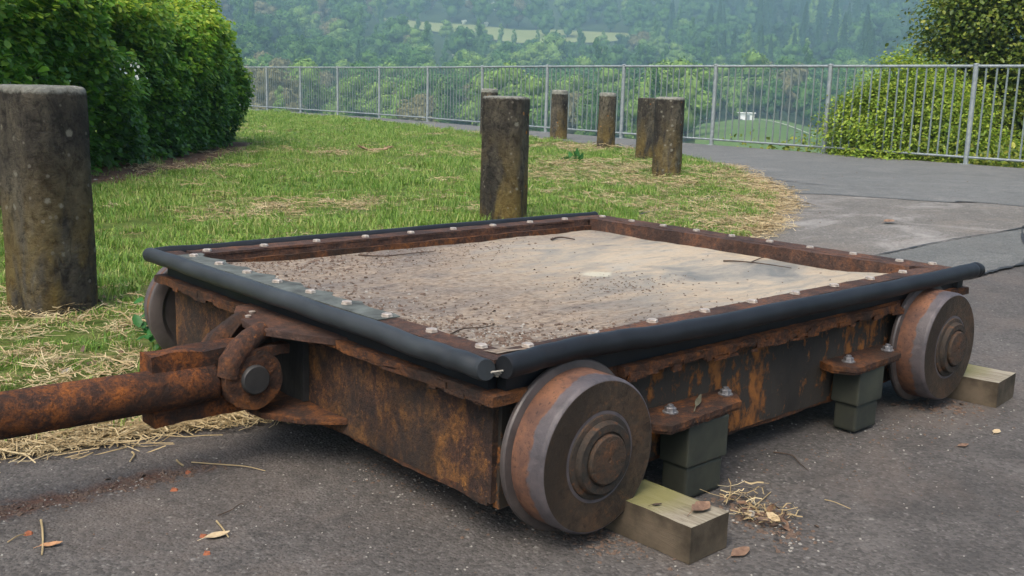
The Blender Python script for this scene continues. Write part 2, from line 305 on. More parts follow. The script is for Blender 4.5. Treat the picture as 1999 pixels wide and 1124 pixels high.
# ---------------------------------------------------------------- geometry helpers
class MB:
    def __init__(s): s.v = []; s.f = []; s.mi = []; s.cur = 0
    def add(s, vs, fs):
        o = len(s.v); s.v += [tuple(v) for v in vs]; s.f += [tuple(i+o for i in f) for f in fs]; s.mi += [s.cur]*len(fs); return s
    def box(s, x0, x1, y0, y1, z0, z1):
        return s.add([(x0,y0,z0),(x1,y0,z0),(x1,y1,z0),(x0,y1,z0),(x0,y0,z1),(x1,y0,z1),(x1,y1,z1),(x0,y1,z1)],
                     [(0,3,2,1),(4,5,6,7),(0,1,5,4),(1,2,6,5),(2,3,7,6),(3,0,4,7)])
    def rbox(s, x0, x1, y0, y1, z0, z1, n, axis='x', amp=.004, seed=0, freq=18, crossn=3):
        """box cut into rings along one axis, its surface pushed about by noise (corroded section)"""
        L0, L1 = (x0, x1) if axis == 'x' else (y0, y1); A0, A1 = (y0, y1) if axis == 'x' else (x0, x1)
        ring = []
        for k in range(crossn): ring.append((A0+(A1-A0)*k/crossn, z0))
        for k in range(crossn): ring.append((A1, z0+(z1-z0)*k/crossn))
        for k in range(crossn): ring.append((A1-(A1-A0)*k/crossn, z1))
        for k in range(crossn): ring.append((A0, z1-(z1-z0)*k/crossn))
        m = len(ring); vs = []
        for i in range(n+1):
            l = L0+(L1-L0)*i/n
            for a, z in ring:
                p = Vector((l, a, z)) if axis == 'x' else Vector((a, l, z))
                q = Vector((p.x*freq+seed, p.y*freq, p.z*freq))
                d = mnoise.noise_vector(q)*amp + mnoise.noise_vector(q*3.1)*amp*.5
                vs.append(p+d)
        fs = []
        for i in range(n):
            for j in range(m):
                a, b = i*m+j, i*m+(j+1) % m; f = (a, b, b+m, a+m)
                fs.append(f if axis == 'y' else f[::-1])
        fs.append(tuple(range(m)) if axis == 'x' else tuple(reversed(range(m)))); e = [n*m+j for j in range(m)]; fs.append(tuple(reversed(e)) if axis == 'x' else tuple(e))
        return s.add(vs, fs)
    def tube(s, pts, r, seg=12, cap=True, wob=0.0):
        pts = [Vector(p) for p in pts]; n = len(pts); rr = r if hasattr(r, '__len__') else [r]*n; vs = []
        T0 = (pts[1]-pts[0]).normalized(); ref = Vector((0, 0, 1)) if abs(T0.z) < .9 else Vector((1, 0, 0))
        for i, p in enumerate(pts):
            T = (pts[min(i+1, n-1)]-pts[max(i-1, 0)]).normalized(); U = T.cross(ref).normalized(); V = U.cross(T)
            for k in range(seg):
                a = 2*math.pi*k/seg; q = rr[i]
                if wob: q *= 1+wob*mnoise.noise(Vector((p.x*30+math.cos(a)*2, p.y*30+math.sin(a)*2, p.z*30)))
                vs.append(p+(U*math.cos(a)+V*math.sin(a))*q)
        fs = [(i*seg+k, i*seg+(k+1) % seg, (i+1)*seg+(k+1) % seg, (i+1)*seg+k) for i in range(n-1) for k in range(seg)]
        if cap: fs += [tuple(reversed(range(seg))), tuple((n-1)*seg+k for k in range(seg))]
        return s.add(vs, fs)
    def lathe(s, prof, seg=64, axis='y', c=(0, 0, 0), close=False):
        """prof: (axial, radius)"""
        vs = []; c = Vector(c)
        for a, r in prof:
            for k in range(seg):
                t = 2*math.pi*k/seg; u, v = r*math.cos(t), r*math.sin(t)
                vs.append(c+(Vector((u, a, v)) if axis == 'y' else Vector((u, v, a)) if axis == 'z' else Vector((a, u, v))))
        n = len(prof)
        fs = [(i*seg+k, i*seg+(k+1) % seg, (i+1)*seg+(k+1) % seg, (i+1)*seg+k) for i in range(n-1) for k in range(seg)]
        if not close: fs += [tuple(reversed(range(seg))), tuple((n-1)*seg+k for k in range(seg))]
        else: fs += [((n-1)*seg+k, (n-1)*seg+(k+1) % seg, (k+1) % seg, k) for k in range(seg)]
        return s.add(vs, fs)
    def prism(s, poly, z0, z1):
        n = len(poly)
        return s.add([(x, y, z0) for x, y in poly]+[(x, y, z1) for x, y in poly],
                     [tuple(reversed(range(n))), tuple(range(n, 2*n))]+[(i, (i+1) % n, n+(i+1) % n, n+i) for i in range(n)])
    def obj(s, name, mats, parent=None, smooth=None, bevel=0, normals=True):
        me = bpy.data.meshes.new(name); me.from_pydata(s.v, [], s.f)
        for m in (mats if isinstance(mats, (list, tuple)) else [mats]): me.materials.append(m)
        me.polygons.foreach_set('material_index', s.mi)
        if normals:
            bm = bmesh.new(); bm.from_mesh(me); bmesh.ops.recalc_face_normals(bm, faces=bm.faces[:])
            if bevel:
                es = [e for e in bm.edges if len(e.link_faces) == 2 and e.calc_face_angle(0) > .6]
                bmesh.ops.bevel(bm, geom=es, offset=bevel, segments=2, affect='EDGES', profile=.6)
            if smooth is not None:
                for e in bm.edges: e.smooth = not (len(e.link_faces) == 2 and e.calc_face_angle(0) > R_(smooth))
                for f in bm.faces: f.smooth = True
            bm.to_mesh(me); bm.free()
        me.update()
        return link(name, me, parent)
def link(name, me, parent=None):
    o = bpy.data.objects.new(name, me); C.objects.link(o)
    if parent is not None: o.parent = parent
    return o
def tag(o, label=None, cat=None, group=None, kind=None):
    if label: o['label'] = label
    if cat: o['category'] = cat
    if group: o['group'] = group
    if kind: o['kind'] = kind
    return o
def empty(name, loc=(0, 0, 0), rz=0):
    o = bpy.data.objects.new(name, None); C.objects.link(o); o.location = loc; o.rotation_euler = (0, 0, rz); o.empty_display_size = .1; return o
def np_mesh(name, verts, quads, mats, mi=None, smooth=False):
    """quads: (n,k) int array"""
    me = bpy.data.meshes.new(name); verts = np.asarray(verts, np.float32); quads = np.asarray(quads, np.int32)
    n, k = quads.shape
    me.vertices.add(len(verts)); me.vertices.foreach_set('co', verts.ravel())
    me.loops.add(n*k); me.loops.foreach_set('vertex_index', quads.ravel())
    me.polygons.add(n); me.polygons.foreach_set('loop_start', np.arange(n, dtype=np.int32)*k)
    if mi is not None: me.polygons.foreach_set('material_index', np.asarray(mi, np.int32))
    if smooth: me.polygons.foreach_set('use_smooth', np.ones(n, bool))
    for m in (mats if isinstance(mats, (list, tuple)) else [mats]): me.materials.append(m)
    me.update(calc_edges=True); return me
_gn = None
def scatter(name, pts, rots, scales, idx, protos, parent=None, kind='stuff', label=None, cat=None):
    """one object that draws the prototypes at many points (geometry nodes)"""
    pc = bpy.data.collections.new(name+'_kinds')
    for i, (pn, me) in enumerate(protos):
        o = bpy.data.objects.new('%02d_%s' % (i, pn), me); pc.objects.link(o)
    me = bpy.data.meshes.new(name); n = len(pts); me.vertices.add(n); me.vertices.foreach_set('co', np.asarray(pts, np.float32).ravel())
    a = me.attributes.new('rot', 'FLOAT_VECTOR', 'POINT'); a.data.foreach_set('vector', np.asarray(rots, np.float32).ravel())
    a = me.attributes.new('siz', 'FLOAT', 'POINT'); a.data.foreach_set('value', np.asarray(scales, np.float32))
    a = me.attributes.new('pick', 'INT', 'POINT'); a.data.foreach_set('value', np.asarray(idx, np.int32))
    me.update(); o = link(name, me, parent); tag(o, label, cat, None, kind)
    ng = bpy.data.node_groups.new(name+'_nodes', 'GeometryNodeTree')
    ng.interface.new_socket('Geometry', in_out='INPUT', socket_type='NodeSocketGeometry')
    ng.interface.new_socket('Geometry', in_out='OUTPUT', socket_type='NodeSocketGeometry')
    gi = ng.nodes.new('NodeGroupInput'); go = ng.nodes.new('NodeGroupOutput'); ip = ng.nodes.new('GeometryNodeInstanceOnPoints')
    ci = ng.nodes.new('GeometryNodeCollectionInfo'); ci.inputs['Collection'].default_value = pc
    ci.inputs['Separate Children'].default_value = True; ci.inputs['Reset Children'].default_value = True
    def na(t, nm):
        q = ng.nodes.new('GeometryNodeInputNamedAttribute'); q.data_type = t; q.inputs[0].default_value = nm; return q.outputs[0]
    er = ng.nodes.new('FunctionNodeEulerToRotation'); ng.links.new(na('FLOAT_VECTOR', 'rot'), er.inputs[0])
    ip.inputs['Pick Instance'].default_value = True
    ng.links.new(gi.outputs[0], ip.inputs['Points']); ng.links.new(ci.outputs[0], ip.inputs['Instance'])
    ng.links.new(na('INT', 'pick'), ip.inputs['Instance Index']); ng.links.new(er.outputs[0], ip.inputs['Rotation'])
    ng.links.new(na('FLOAT', 'siz'), ip.inputs['Scale']); ng.links.new(ip.outputs[0], go.inputs[0])
    md = o.modifiers.new('scatter', 'NODES'); md.node_group = ng
    return o
def inpoly(pts, poly):
    x, y = pts[:, 0], pts[:, 1]; r = np.zeros(len(pts), bool); n = len(poly); j = n-1
    for i in range(n):
        xi, yi = poly[i]; xj, yj = poly[j]
        c = ((yi > y) != (yj > y)) & (x < (xj-xi)*(y-yi)/(yj-yi+1e-12)+xi); r ^= c; j = i
    return r
def smooth_poly(pts, n=6):
    out = []; m = len(pts)
    for i in range(m-1):
        p0, p1, p2, p3 = [np.array(pts[max(0, min(m-1, k))]) for k in (i-1, i, i+1, i+2)]
        for k in range(n):
            t = k/n; out.append(tuple(.5*((2*p1)+(-p0+p2)*t+(2*p0-5*p1+4*p2-p3)*t*t+(-p0+3*p1-3*p2+p3)*t**3)))
    out.append(tuple(pts[-1])); return out
def sheet(name, poly, z, mat, **kw):
    bm = bmesh.new(); vs = [bm.verts.new((x, y, z)) for x, y in poly]; bm.faces.new(vs); bmesh.ops.triangulate(bm, faces=bm.faces[:])
    bmesh.ops.recalc_face_normals(bm, faces=bm.faces[:])
    if sum(f.normal.z for f in bm.faces) < 0: bmesh.ops.reverse_faces(bm, faces=bm.faces[:])
    me = bpy.data.meshes.new(name); bm.to_mesh(me); bm.free(); me.materials.append(mat)
    return tag(link(name, me), kind='structure')

# ---------------------------------------------------------------- ground, path, terrain
FENCE_BASE = [(11.35, -9.), (11.40, -2.), (11.50, 4.5), (11.62, 6.6), (11.72, 8.6), (11.82, 10.5), (12.05, 12.5), (12.45, 14.8), (12.85, 17.0), (13.1, 19.4), (13.2, 22.2), (13.3, 25.4), (13.4, 29), (13.6, 33), (14, 60), (14, 120)]
def fence_x(y):
    ys = [p[1] for p in FENCE_BASE]; xs = [p[0] for p in FENCE_BASE]; return np.interp(y, ys, xs)
def sstep(a, b, v):
    t = np.clip((v-a)/(b-a), 0, 1); return t*t*(3-2*t)
def vnoise(x, y, s, seed=0):
    r = 0
    for k, (a, b, c) in enumerate(((1, .3, 0), (-.4, 1.1, 2), (.8, -.9, 4), (2.1, 1.3, 1), (-1.7, 2.3, 5))):
        r = r + np.sin(x*s*a+y*s*b+c+seed)*(.35 if k > 2 else .6)
    return r/2.2
def H(x, y):
    x = np.asarray(x, float); y = np.asarray(y, float)
    t = x-fence_x(y); r = np.hypot(x-CAM.x, y-CAM.y); az = np.degrees(np.arctan2(y-CAM.y, x-CAM.x))-47.9
    drop = np.interp(t, [.12, .9, 6, 25, 60], [.035, .45, 3.2, 9.0, 10.0])
    az_px = 999.5-np.tan(np.radians(np.clip(az, -60, 60)))*F_PX
    drop = drop-4.4*np.exp(-((az_px-1475)/200)**2)*sstep(50, 100, r)*(1-sstep(255, 330, r))
    k = np.interp(az, [-30, -10, 0, 12, 28], [1.0, 1.0, 1.0, 1.05, 1.22])
    rise = np.interp(r*k, [0, 240, 300, 400, 500, 600, 700, 800, 950, 1150, 1600], [0, 0, 3, 15, 31, 50, 72, 98, 135, 150, 150])
    und = vnoise(x, y, .011)*5*sstep(150, 500, r)+vnoise(x, y, .03, 3)*1.5*sstep(60, 200, r)
    return np.where(t < .12, -.035, -drop+rise*sstep(0, 30, t)+und*sstep(0, 60, t))
nr, na_ = 150, 300
rr = np.concatenate([[0.0], np.geomspace(2, 1500, nr)])
# the terrain: a log-polar sheet
aa = np.linspace(0, 2*math.pi, na_, endpoint=False)
X = CAM.x+rr[:, None]*np.cos(aa); Y = CAM.y+rr[:, None]*np.sin(aa); Z = H(X, Y)
V = np.stack([X, Y, Z], -1).reshape(-1, 3); I = np.arange(len(rr)*na_).reshape(len(rr), na_)
Q = np.stack([I[:-1, :], I[1:, :], np.roll(I, -1, 1)[1:, :], np.roll(I, -1, 1)[:-1, :]], -1).reshape(-1, 4)
tag(link('terrain', np_mesh('terrain', V, Q, HILL, smooth=True)), kind='structure')

fence_in = [(x+.07, y) for x, y in smooth_poly(FENCE_BASE[:-2], 4)]
sheet('pavement', fence_in+[(-14, 33), (-14, -12), (11.65, -12)], GZ, ASPH)
# dusty middle area, darker band, and the path by the railing: separate layers of paving
seamA = [(6.9, -9), (6.85, -2)]+[G(1999, 404), G(1850, 396), G(1700, 386), G(1600, 380), G(1510, 380), G(1400, 384), G(1250, 420)]
seamA = smooth_poly(seamA, 5)
sheet('path', [(x, y) for x, y in fence_in if y > -8.9]+[(11, 33), (8, 25), (6, 12), (3.9, 5)]+seamA[::-1], GZ+.004, ASPH3)
seamB = smooth_poly([G(1380, 560), G(1690, 505), G(1850, 472), G(1999, 446), G(2300, 385), (7.2, -6)], 5)
seamC = smooth_poly([G(1500, 620), G(1700, 585), G(1890, 545), G(1999, 516), G(2300, 440), (6.2, -7.5)], 5)
sheet('pavement_dusty', [(2.5, 5.2)]+[p for p in seamA[::-1]]+[(6.9, -9)]+seamB[::-1], GZ+.003, ASPH2)
sheet('pavement_strip', seamB+[(6.6, -7.0)]+seamC[::-1], GZ+.0065, ASPH4)
def strip(name, line, wdt, z, mat, jit=.3):
    mb = MB(); pts = [Vector((x, y, 0)) for x, y in line]; L = []; Rr = []
    for i, p in enumerate(pts):
        T = (pts[min(i+1, len(pts)-1)]-pts[max(i-1, 0)]).normalized(); nrm = Vector((-T.y, T.x, 0)); ww = wdt*(1+jit*random.uniform(-1, 1))/2
        o = nrm*random.uniform(-.2, .2)*wdt
        L.append((p+nrm*ww+o)); Rr.append((p-nrm*ww+o))
    vs = [(v.x, v.y, z) for v in L+Rr]; n = len(pts)
    mb.add(vs, [(i, i+1, n+i+1, n+i) for i in range(n-1)])
    return tag(mb.obj(name, mat), kind='structure')
dens = lambda l, n: smooth_poly(l, n)
strip('tar_seam', dens(seamA, 4), .022, GZ+.009, TAR)
strip('tar_seam', dens(seamB, 4), .016, GZ+.0105, TAR, .6)
strip('tar_seam', dens(seamC, 4), .018, GZ+.0105, TAR, .8)
strip('tar_seam', dens([G(1480, 348), G(1560, 358), G(1640, 365)], 5), .02, GZ+.0105, TAR, .6)

grass_edge = [(-6.5, 1.9), (-3., 1.35), G(-200, 905), G(0, 878), G(200, 850), G(330, 832), G(430, 818), G(560, 806), (.25, .78), (1.0, .98), (2.0, 1.35), (2.8, 1.66), G(1440, 466), G(1480, 450), G(1508, 425), G(1515, 400), G(1500, 372), G(1462, 346), G(1400, 322), G(1330, 304), G(1215, 290), G(1060, 272), G(900, 257), G(835, 249), G(740, 238), G(658, 229.5), G(560, 221), G(500, 217), (11.6, 31.5)]
grass_edge = smooth_poly(grass_edge, 6)
GRASS = grass_edge+[(-14, 31.5), (-14, 2.5)]
sheet('lawn', GRASS, GZ+.008, SODM)

# soil strip along the foot of the hedge
soil = [G(100, 385), G(175, 368), G(260, 355), G(340, 338), G(400, 322), G(470, 300), G(500, 280), (4.4, 11.2), (-2, 6.8), (-1.2, 3.2)]
SOILP = soil
sheet('soil_bed', soil, GZ+.012, SOIL)

# far meadows, the pale track and the hut
def drape(name, f, nu, nv, mat, lift=.25):
    u = np.linspace(0, 1, nu); v = np.linspace(0, 1, nv); UU, VV = np.meshgrid(u, v, indexing='ij'); X, Y = f(UU, VV)
    V = np.stack([X, Y, H(X, Y)+lift], -1).reshape(-1, 3); I = np.arange(nu*nv).reshape(nu, nv)
    Q = np.stack([I[:-1, :-1], I[1:, :-1], I[1:, 1:], I[:-1, 1:]], -1).reshape(-1, 4)
    return tag(link(name, np_mesh(name, V, Q, mat, smooth=True)), kind='structure')
def polar(px, r):
    d = ray(0, 200); 
    az = YAW+np.arctan(-(np.asarray(px)-999.5)/F_PX)
    return CAM.x+r*np.cos(az), CAM.y+r*np.sin(az)
def f_mead1(u, v):
    px = 730+490*u; e = np.sin(np.pi*np.clip(u, 0.0, 1))**.4; r = 568-46*e*(1-v)+2*np.sin(u*20); return polar(px, r)
drape('meadow', f_mead1, 60, 14, MEADOW, .7)
def f_mead2(u, v):
    px = 1345+260*u; e = np.sin(np.pi*np.clip(u, 0, 1))**.5; r = 108+(102+40*e)*v; return polar(px, r)
drape('meadow', f_mead2, 40, 24, MEADOW2, .4)
MEADS = [lambda px, r: (px > 740) & (px < 1215) & (r > 505) & (r < 568), lambda px, r: (px > 1330) & (px < 1640) & (r < 238)]
def f_track(u, v):
    px = 1425+150*u; r = 236-60*u**1.1+v*2.2; return polar(px, r)
drape('meadow_track', f_track, 30, 2, PALEPATH, .65)

# ---------------------------------------------------------------- railing
def fence_y_at(px):
    az = YAW-math.atan((px-999.5)/F_PX*math.cos(0.0)); lo, hi = -9, 60
    # the fence point whose column is px
    best = None
    for y in np.arange(-8, 50, .01):
        x = float(fence_x(y)); d = Vector((x, y, .6))-CAM; z = d.dot(fw); 
        if z <= 0: continue
        u = 999.5+F_PX*d.dot(rt)/z
        if best is None or abs(u-px) < best[0]: best = (abs(u-px), y)
    return best[1]
post_px = [1895, 1615, 1394, 1215, 1067, 941, 835, 740.5, 659, 586.5, 521]
post_y = [fence_y_at(p) for p in post_px]
post_y = [post_y[0]-2.05*k for k in (3, 2, 1)]+post_y+[post_y[-1]+2.6*k for k in (1, 2)]
posts = [Vector((float(fence_x(y)), y, 0)) for y in post_y]
rail = empty('railing', posts[0]); tag(rail, 'long galvanised steel railing with upright bars along the path edge', 'railing')
mb = MB(); mb.lathe([(-.03, .031), (1.178, .031)], 14, 'z'); mb.lathe([(1.178, .036), (1.186, .036), (1.196, .024)], 14, 'z'); mb.box(-.06, .06, -.06, .06, -.02, -.008)
post_me = mb.obj('post', GALV, rail, 40)
mb = MB(); mb.box(-.0105, .0105, -.004, .004, .082, 1.150); bar_me = mb.obj('bar', GALVBAR, rail)
def clone(o, nm, parent, loc, rz=0, sc_=None):
    c = o.copy(); C.objects.link(c); c.name = nm; c.parent = parent; c.location = loc; c.rotation_euler = (0, 0, rz)
    if sc_: c.scale = sc_
    return c
base = posts[0]
post_me.location = posts[0]-base; nb = 0; first = True
for i, p in enumerate(posts):
    if i: clone(post_me, 'post', rail, p-base)
for i in range(len(posts)-1):
    a, b = posts[i]-base, posts[i+1]-base; d = b-a; L = d.length; u = d/L; ang = math.atan2(u.y, u.x)
    m1 = MB(); m1.tube([a+u*.03+Vector((0, 0, 1.163)), b-u*.03+Vector((0, 0, 1.163))], .019, 10); m1.obj('top_rail', GALV, rail, 40)
    m1 = MB(); m1.tube([a+u*.03+Vector((0, 0, .072)), b-u*.03+Vector((0, 0, .072))], .015, 10); m1.obj('bottom_rail', GALV, rail, 40)
    n = 15 if L < 2.35 else int(round(L/.13))-1
    if i == 0: n = 0
    for k in range(n):
        q = a+d*((k+1)/(n+1))
        if first: bar_me.location = q; bar_me.rotation_euler = (0, 0, ang); first = False
        else: clone(bar_me, 'bar', rail, q, ang)

# ---------------------------------------------------------------- concrete bollards
def bollard_mesh(seed, r0, r1, h, ex=2.7, lean=(0, 0)):
    mb = MB(); rings = []; seg = 40
    zs = [-.06, .0, .05, .12, .2, .28, .36, .44, .52, .60, h-.035, h-.018, h-.007, h-.001, h+.002, h+.003]
    sh = [1]*11+[.995, .975, .93, .72, .35]
    for z, s_ in zip(zs, sh):
        t = max(0, z)/h; r = (r0*(1-t)+r1*t)*s_
        for k in range(seg):
            a = 2*math.pi*k/seg; c, s = math.cos(a), math.sin(a)
            q = r/((abs(c)**ex+abs(s)**ex)**(1/ex))
            q *= 1+.03*mnoise.noise(Vector((c*1.5+seed, s*1.5, z*6)))+.015*mnoise.noise(Vector((c*6+seed, s*6, z*22)))
            rings.append((c*q+lean[0]*z, s*q+lean[1]*z, z+.004*mnoise.noise(Vector((c*3*s_+seed, s*3*s_, 1)))))
    n = len(zs)
    mb.add(rings, [(i*seg+k, i*seg+(k+1) % seg, (i+1)*seg+(k+1) % seg, (i+1)*seg+k) for i in range(n-1) for k in range(seg)]+[tuple((n-1)*seg+k for k in range(seg))])
    return mb
vd = Vector((fw.x, fw.y)).normalized()
def bollard(px, py, rad, top, label, seed, rz, h=.712, ex=2.7, lean=(0, 0), dist=None):
    if dist: x, y = P(px, dist)
    else:
        x, y = G(px, py); k = Vector((x-CAM.x, y-CAM.y)).normalized()*rad*.85; x += k.x; y += k.y
    o = bollard_mesh(seed, rad, top, h, ex, lean).obj('bollard', CONC, None, 50); o.location = (x, y, GZ); o.rotation_euler = (0, 0, rz)
    tag(o, label, 'bollard', 'old concrete bollards on the grass'); 
    return Vector((x, y))
B = []
B.append(bollard(106, 620, .1165, .114, 'broad dark concrete bollard nearest the drawbar, with pale lichen spots', 1, .3, .722, 3.8, (-.0, 0)))
B.append(bollard(982, 440, .124, .123, 'stained concrete bollard standing right behind the deck of the rusty trolley', 2, .55, .712, 3.6))
B.append(bollard(1090, 272, .128, .120, 'small far bollard with a yellowish lower half, beside the tall middle bollard', 3, .1, .765, 2.5))
B.append(bollard(1182, 292, .122, .112, 'brownish far bollard alone between the yellowish one and the overlapping pair', 4, .7, .745, 2.5))
B.append(bollard(1258, 312, .106, .104, 'rear bollard of the overlapping pair near the path', 5, 1.0, .700, 2.6))
B.append(bollard(1300, 347, .126, .125, 'front bollard of the overlapping pair, in dry cut grass near the path', 6, .4, .722, 3.0))
B.append(bollard(955, 0, .128, .125, 'bollard of which only the top shows behind the tall middle bollard', 7, .2, .755, 2.6, dist=16.5))

# ---------------------------------------------------------------- the trolley
T = empty('rail_trolley', (0, 0, GZ)); tag(T, 'low rusty four-wheeled rail trolley with flat deck, black edge hoses and drawbar', 'trolley')
_obj = MB.obj
def part(mb, name, mats, parent=None, smooth=None, bevel=0):
    o = mb.obj(name, mats, parent or T, smooth, bevel)
    if (parent or T) is T: o.location = (0, 0, -GZ)
    return o
L_, W_ = 1.498, 1.193
# end beams and side beams
def flaky_edge(mb, axis, a0, a1, c, zt, zb, out, n, seed):
    """ragged scales of rust on a ledge edge"""
    r = random.Random(seed); sgn = -1
    for i in range(n):
        a = a0+(a1-a0)*r.random(); l = r.uniform(.015, .07); w_ = r.uniform(.004, .012); h = r.uniform(.004, .012)
        z = r.uniform(zb, zt-h); o = c+out*r.uniform(.0, .005)
        x = [(a, o), (a+l, o+out*r.uniform(-.002, .002)), (a+l*.9, o-out*w_), (a+l*.1, o-out*w_)]
        pts = x if axis == 'x' else [(q, p) for p, q in x]
        vs = [(p, q, z+r.uniform(-.002, .002)) for p, q in pts]+[(p, q, z+h+r.uniform(-.003, .003)) for p, q in pts]
        mb.add(vs, [(3,2,1,0),(4,5,6,7),(0,1,5,4),(1,2,6,5),(2,3,7,6),(3,0,4,7)])
mb = MB(); mb.rbox(-.016, -.003, -.010, 1.203, .058, .243, 120, 'y', .0017, 3, 22, 8); part(mb, 'end_beam', RUST_END, None, 60)
mb = MB(); mb.rbox(1.50, 1.513, -.010, 1.203, .058, .243, 30, 'y', .003, 9); part(mb, 'end_beam', RUST, None, 60)
mb = MB(); mb.rbox(-.004, L_, -.018, -.004, .050, .243, 110, 'x', .0035, 5, 16, 7); part(mb, 'side_beam', WEBSIDE, None, 60)
mb = MB(); mb.rbox(-.004, L_, 1.197, 1.210, .050, .243, 60, 'x', .003, 8); part(mb, 'side_beam', RUST, None, 60)
mb = MB(); mb.rbox(-.050, .03, -.046, 1.245, .239, .257, 90, 'y', .003, 1, 20); flaky_edge(mb, 'y', -.03, 1.15, -.048, .256, .232, -1, 60, 3); part(mb, 'ledge_flange', RUST, None, 50)
mb = MB(); mb.rbox(.031, .255, -.034, .03, .238, .256, 20, 'x', .003, 2, 22); mb.rbox(.256, 1.235, -.052, .03, .238, .256, 90, 'x', .0045, 2, 22); mb.rbox(1.236, 1.50, -.034, .03, .238, .256, 20, 'x', .003, 2, 22); mb.rbox(1.501, 1.60, -.052, .03, .238, .256, 12, 'x', .003, 2, 22); flaky_edge(mb, 'x', .26, 1.2, -.050, .254, .226, -1, 90, 5); part(mb, 'ledge_flange', RUST_BRIGHT, None, 50)
mb = MB(); mb.rbox(.031, 1.60, 1.165, 1.245, .238, .256, 60, 'x', .003, 4); part(mb, 'ledge_flange', RUST, None, 50)
mb = MB(); mb.rbox(-.014, .04, 0, 1.19, .052, .066, 60, 'y', .004, 12); part(mb, 'bottom_flange', RUST, None, 50)
mb = MB(); mb.rbox(.041, L_, -.016, .035, .044, .058, 70, 'x', .004, 13); part(mb, 'bottom_flange', RUST_BRIGHT, None, 50)
# packing strips between ledge and deck frame
mb = MB(); mb.box(-.030, -.012, -.012, 1.21, .2575, .3055); part(mb, 'packing_strip', HOSE_BLACK)
mb = MB(); mb.box(-.011, 1.545, -.034, -.012, .2570, .3055); mb.box(1.545, 1.575, -.045, -.015, .258, .29); part(mb, 'packing_strip', HOSE_BLACK)
mb = MB(); mb.box(-.011, 1.53, 1.206, 1.226, .2570, .3055); part(mb, 'packing_strip', HOSE_BLACK)
mb = MB(); mb.box(1.515, 1.53, -.011, 1.205, .2, .3055); part(mb, 'packing_strip', RUST)
# deck frame of flat steel strips carrying the bolts
mb = MB(); mb.rbox(-.037, .015, -.034, 1.235, .3060, .3125, 60, 'y', .0012, 21, 25, 2); part(mb, 'deck_frame', RUST_PURPLE, None, 50)
mb = MB(); mb.rbox(.0165, 1.46, -.034, .014, .3060, .3123, 70, 'x', .0012, 22, 25, 2); part(mb, 'deck_frame', RUST_PURPLE, None, 50)
mb = MB(); mb.rbox(.0275, 1.46, 1.163, 1.228, .3060, .3123, 70, 'x', .0014, 23, 25, 2); mb.rbox(.0275, 1.42, 1.164, 1.172, .262, .3055, 60, 'x', .0035, 24, 20, 3); part(mb, 'deck_frame', RUST_PURPLE, None, 50)
mb = MB(); mb.rbox(1.4615, 1.535, -.034, 1.228, .3060, .3128, 60, 'y', .0016, 25, 25, 2); part(mb, 'deck_frame', RUST_PURPLE, None, 50)
mb = MB(); mb.rbox(1.418, 1.446, .027, 1.16, .262, .3145, 70, 'y', .0025, 26, 18, 4); mb.box(1.446, 1.4615, .0, 1.17, .285, .292); part(mb, 'inner_rib', RUST_PURPLE, None, 50)
mb = MB(); mb.rbox(.0275, 1.42, 1.150, 1.162, .262, .292, 60, 'x', .003, 27, 18, 3); part(mb, 'inner_rib', RUST, None, 50)
# grey packing sheet peeping out under the bolts of the drawbar end
mb = MB(); r = random.Random(9); n = 40; inner = []
for i in range(n+1):
    y = .30+.86*i/n; inner.append((.019+.018*max(0, math.sin(i*1.15))*(1 if i > 6 else .3)+r.uniform(0, .004), y))
mb.prism([(-.030, .30)]+inner+[(-.030, 1.16)], .3132, .3150); part(mb, 'packing_sheet', SHEET)
# deck
mb = MB(); n1, n2 = 60, 50; vs = []
for i in range(n1+1):
    for j in range(n2+1):
        x = -.012+1.432*i/n1; y = -.012+1.164*j/n2
        near = max(0, 1-min(x, .25)/.25)*.018+max(0, 1-min(y, .2)/.2)*.020
        vs.append((x, y, .276+near+.004*mnoise.noise(Vector((x*5, y*5, 0)))+.002*mnoise.noise(Vector((x*25, y*25, 3)))))
mb.add(vs, [(i*(n2+1)+j, (i+1)*(n2+1)+j, (i+1)*(n2+1)+j+1, i*(n2+1)+j+1) for i in range(n1) for j in range(n2)])
mb.box(-.002, 1.41, -.002, 1.14, .255, .262)
part(mb, 'deck_board', DECK, None, 60)
# hoses
def hose(pts, r, mat, seed):
    q = smooth_poly(pts, 10); mb = MB(); n = len(q); rad = [r*(.93 if i in (0, n-1) else 1)*(1+.008*mnoise.noise(Vector((i*.5, seed, 2)))) for i in range(n)]
    q = [Vector(p)+Vector((mnoise.noise(Vector((i*.23, seed, 0))), mnoise.noise(Vector((i*.23, seed, 5))), mnoise.noise(Vector((i*.19, seed, 9)))))*.0025 for i, p in enumerate(q)]
    mb.tube(q, rad, 24, True, .008); return mb
part(hose([(-.055, -.036, .300), (-.055, .03, .3005), (-.055, .1, .300), (-.054, .3, .303), (-.054, .6, .304), (-.053, .9, .304), (-.052, 1.1, .305), (-.052, 1.235, .305), (-.052, 1.262, .304)], .0180, HOSE_GREY, 1), 'edge_hose', HOSE_GREY, None, 60)
o = part(hose([(-.034, -.054, .305), (.04, -.050, .307), (.14, -.047, .3085), (.26, -.050, .306), (.4, -.058, .303), (.7, -.060, .302), (1.0, -.060, .300), (1.25, -.061, .300), (1.42, -.066, .303), (1.54, -.068, .305), (1.58, -.068, .305), (1.603, -.068, .304)], .0195, HOSE_BLACK, 2), 'edge_hose', HOSE_BLACK, None, 60)
part(hose([(-.045, 1.249, .306), (.2, 1.247, .306), (.7, 1.247, .306), (1.2, 1.246, .306), (1.5, 1.244, .306), (1.53, 1.243, .305)], .0165, HOSE_BLACK, 3), 'edge_hose', HOSE_BLACK, None, 60)
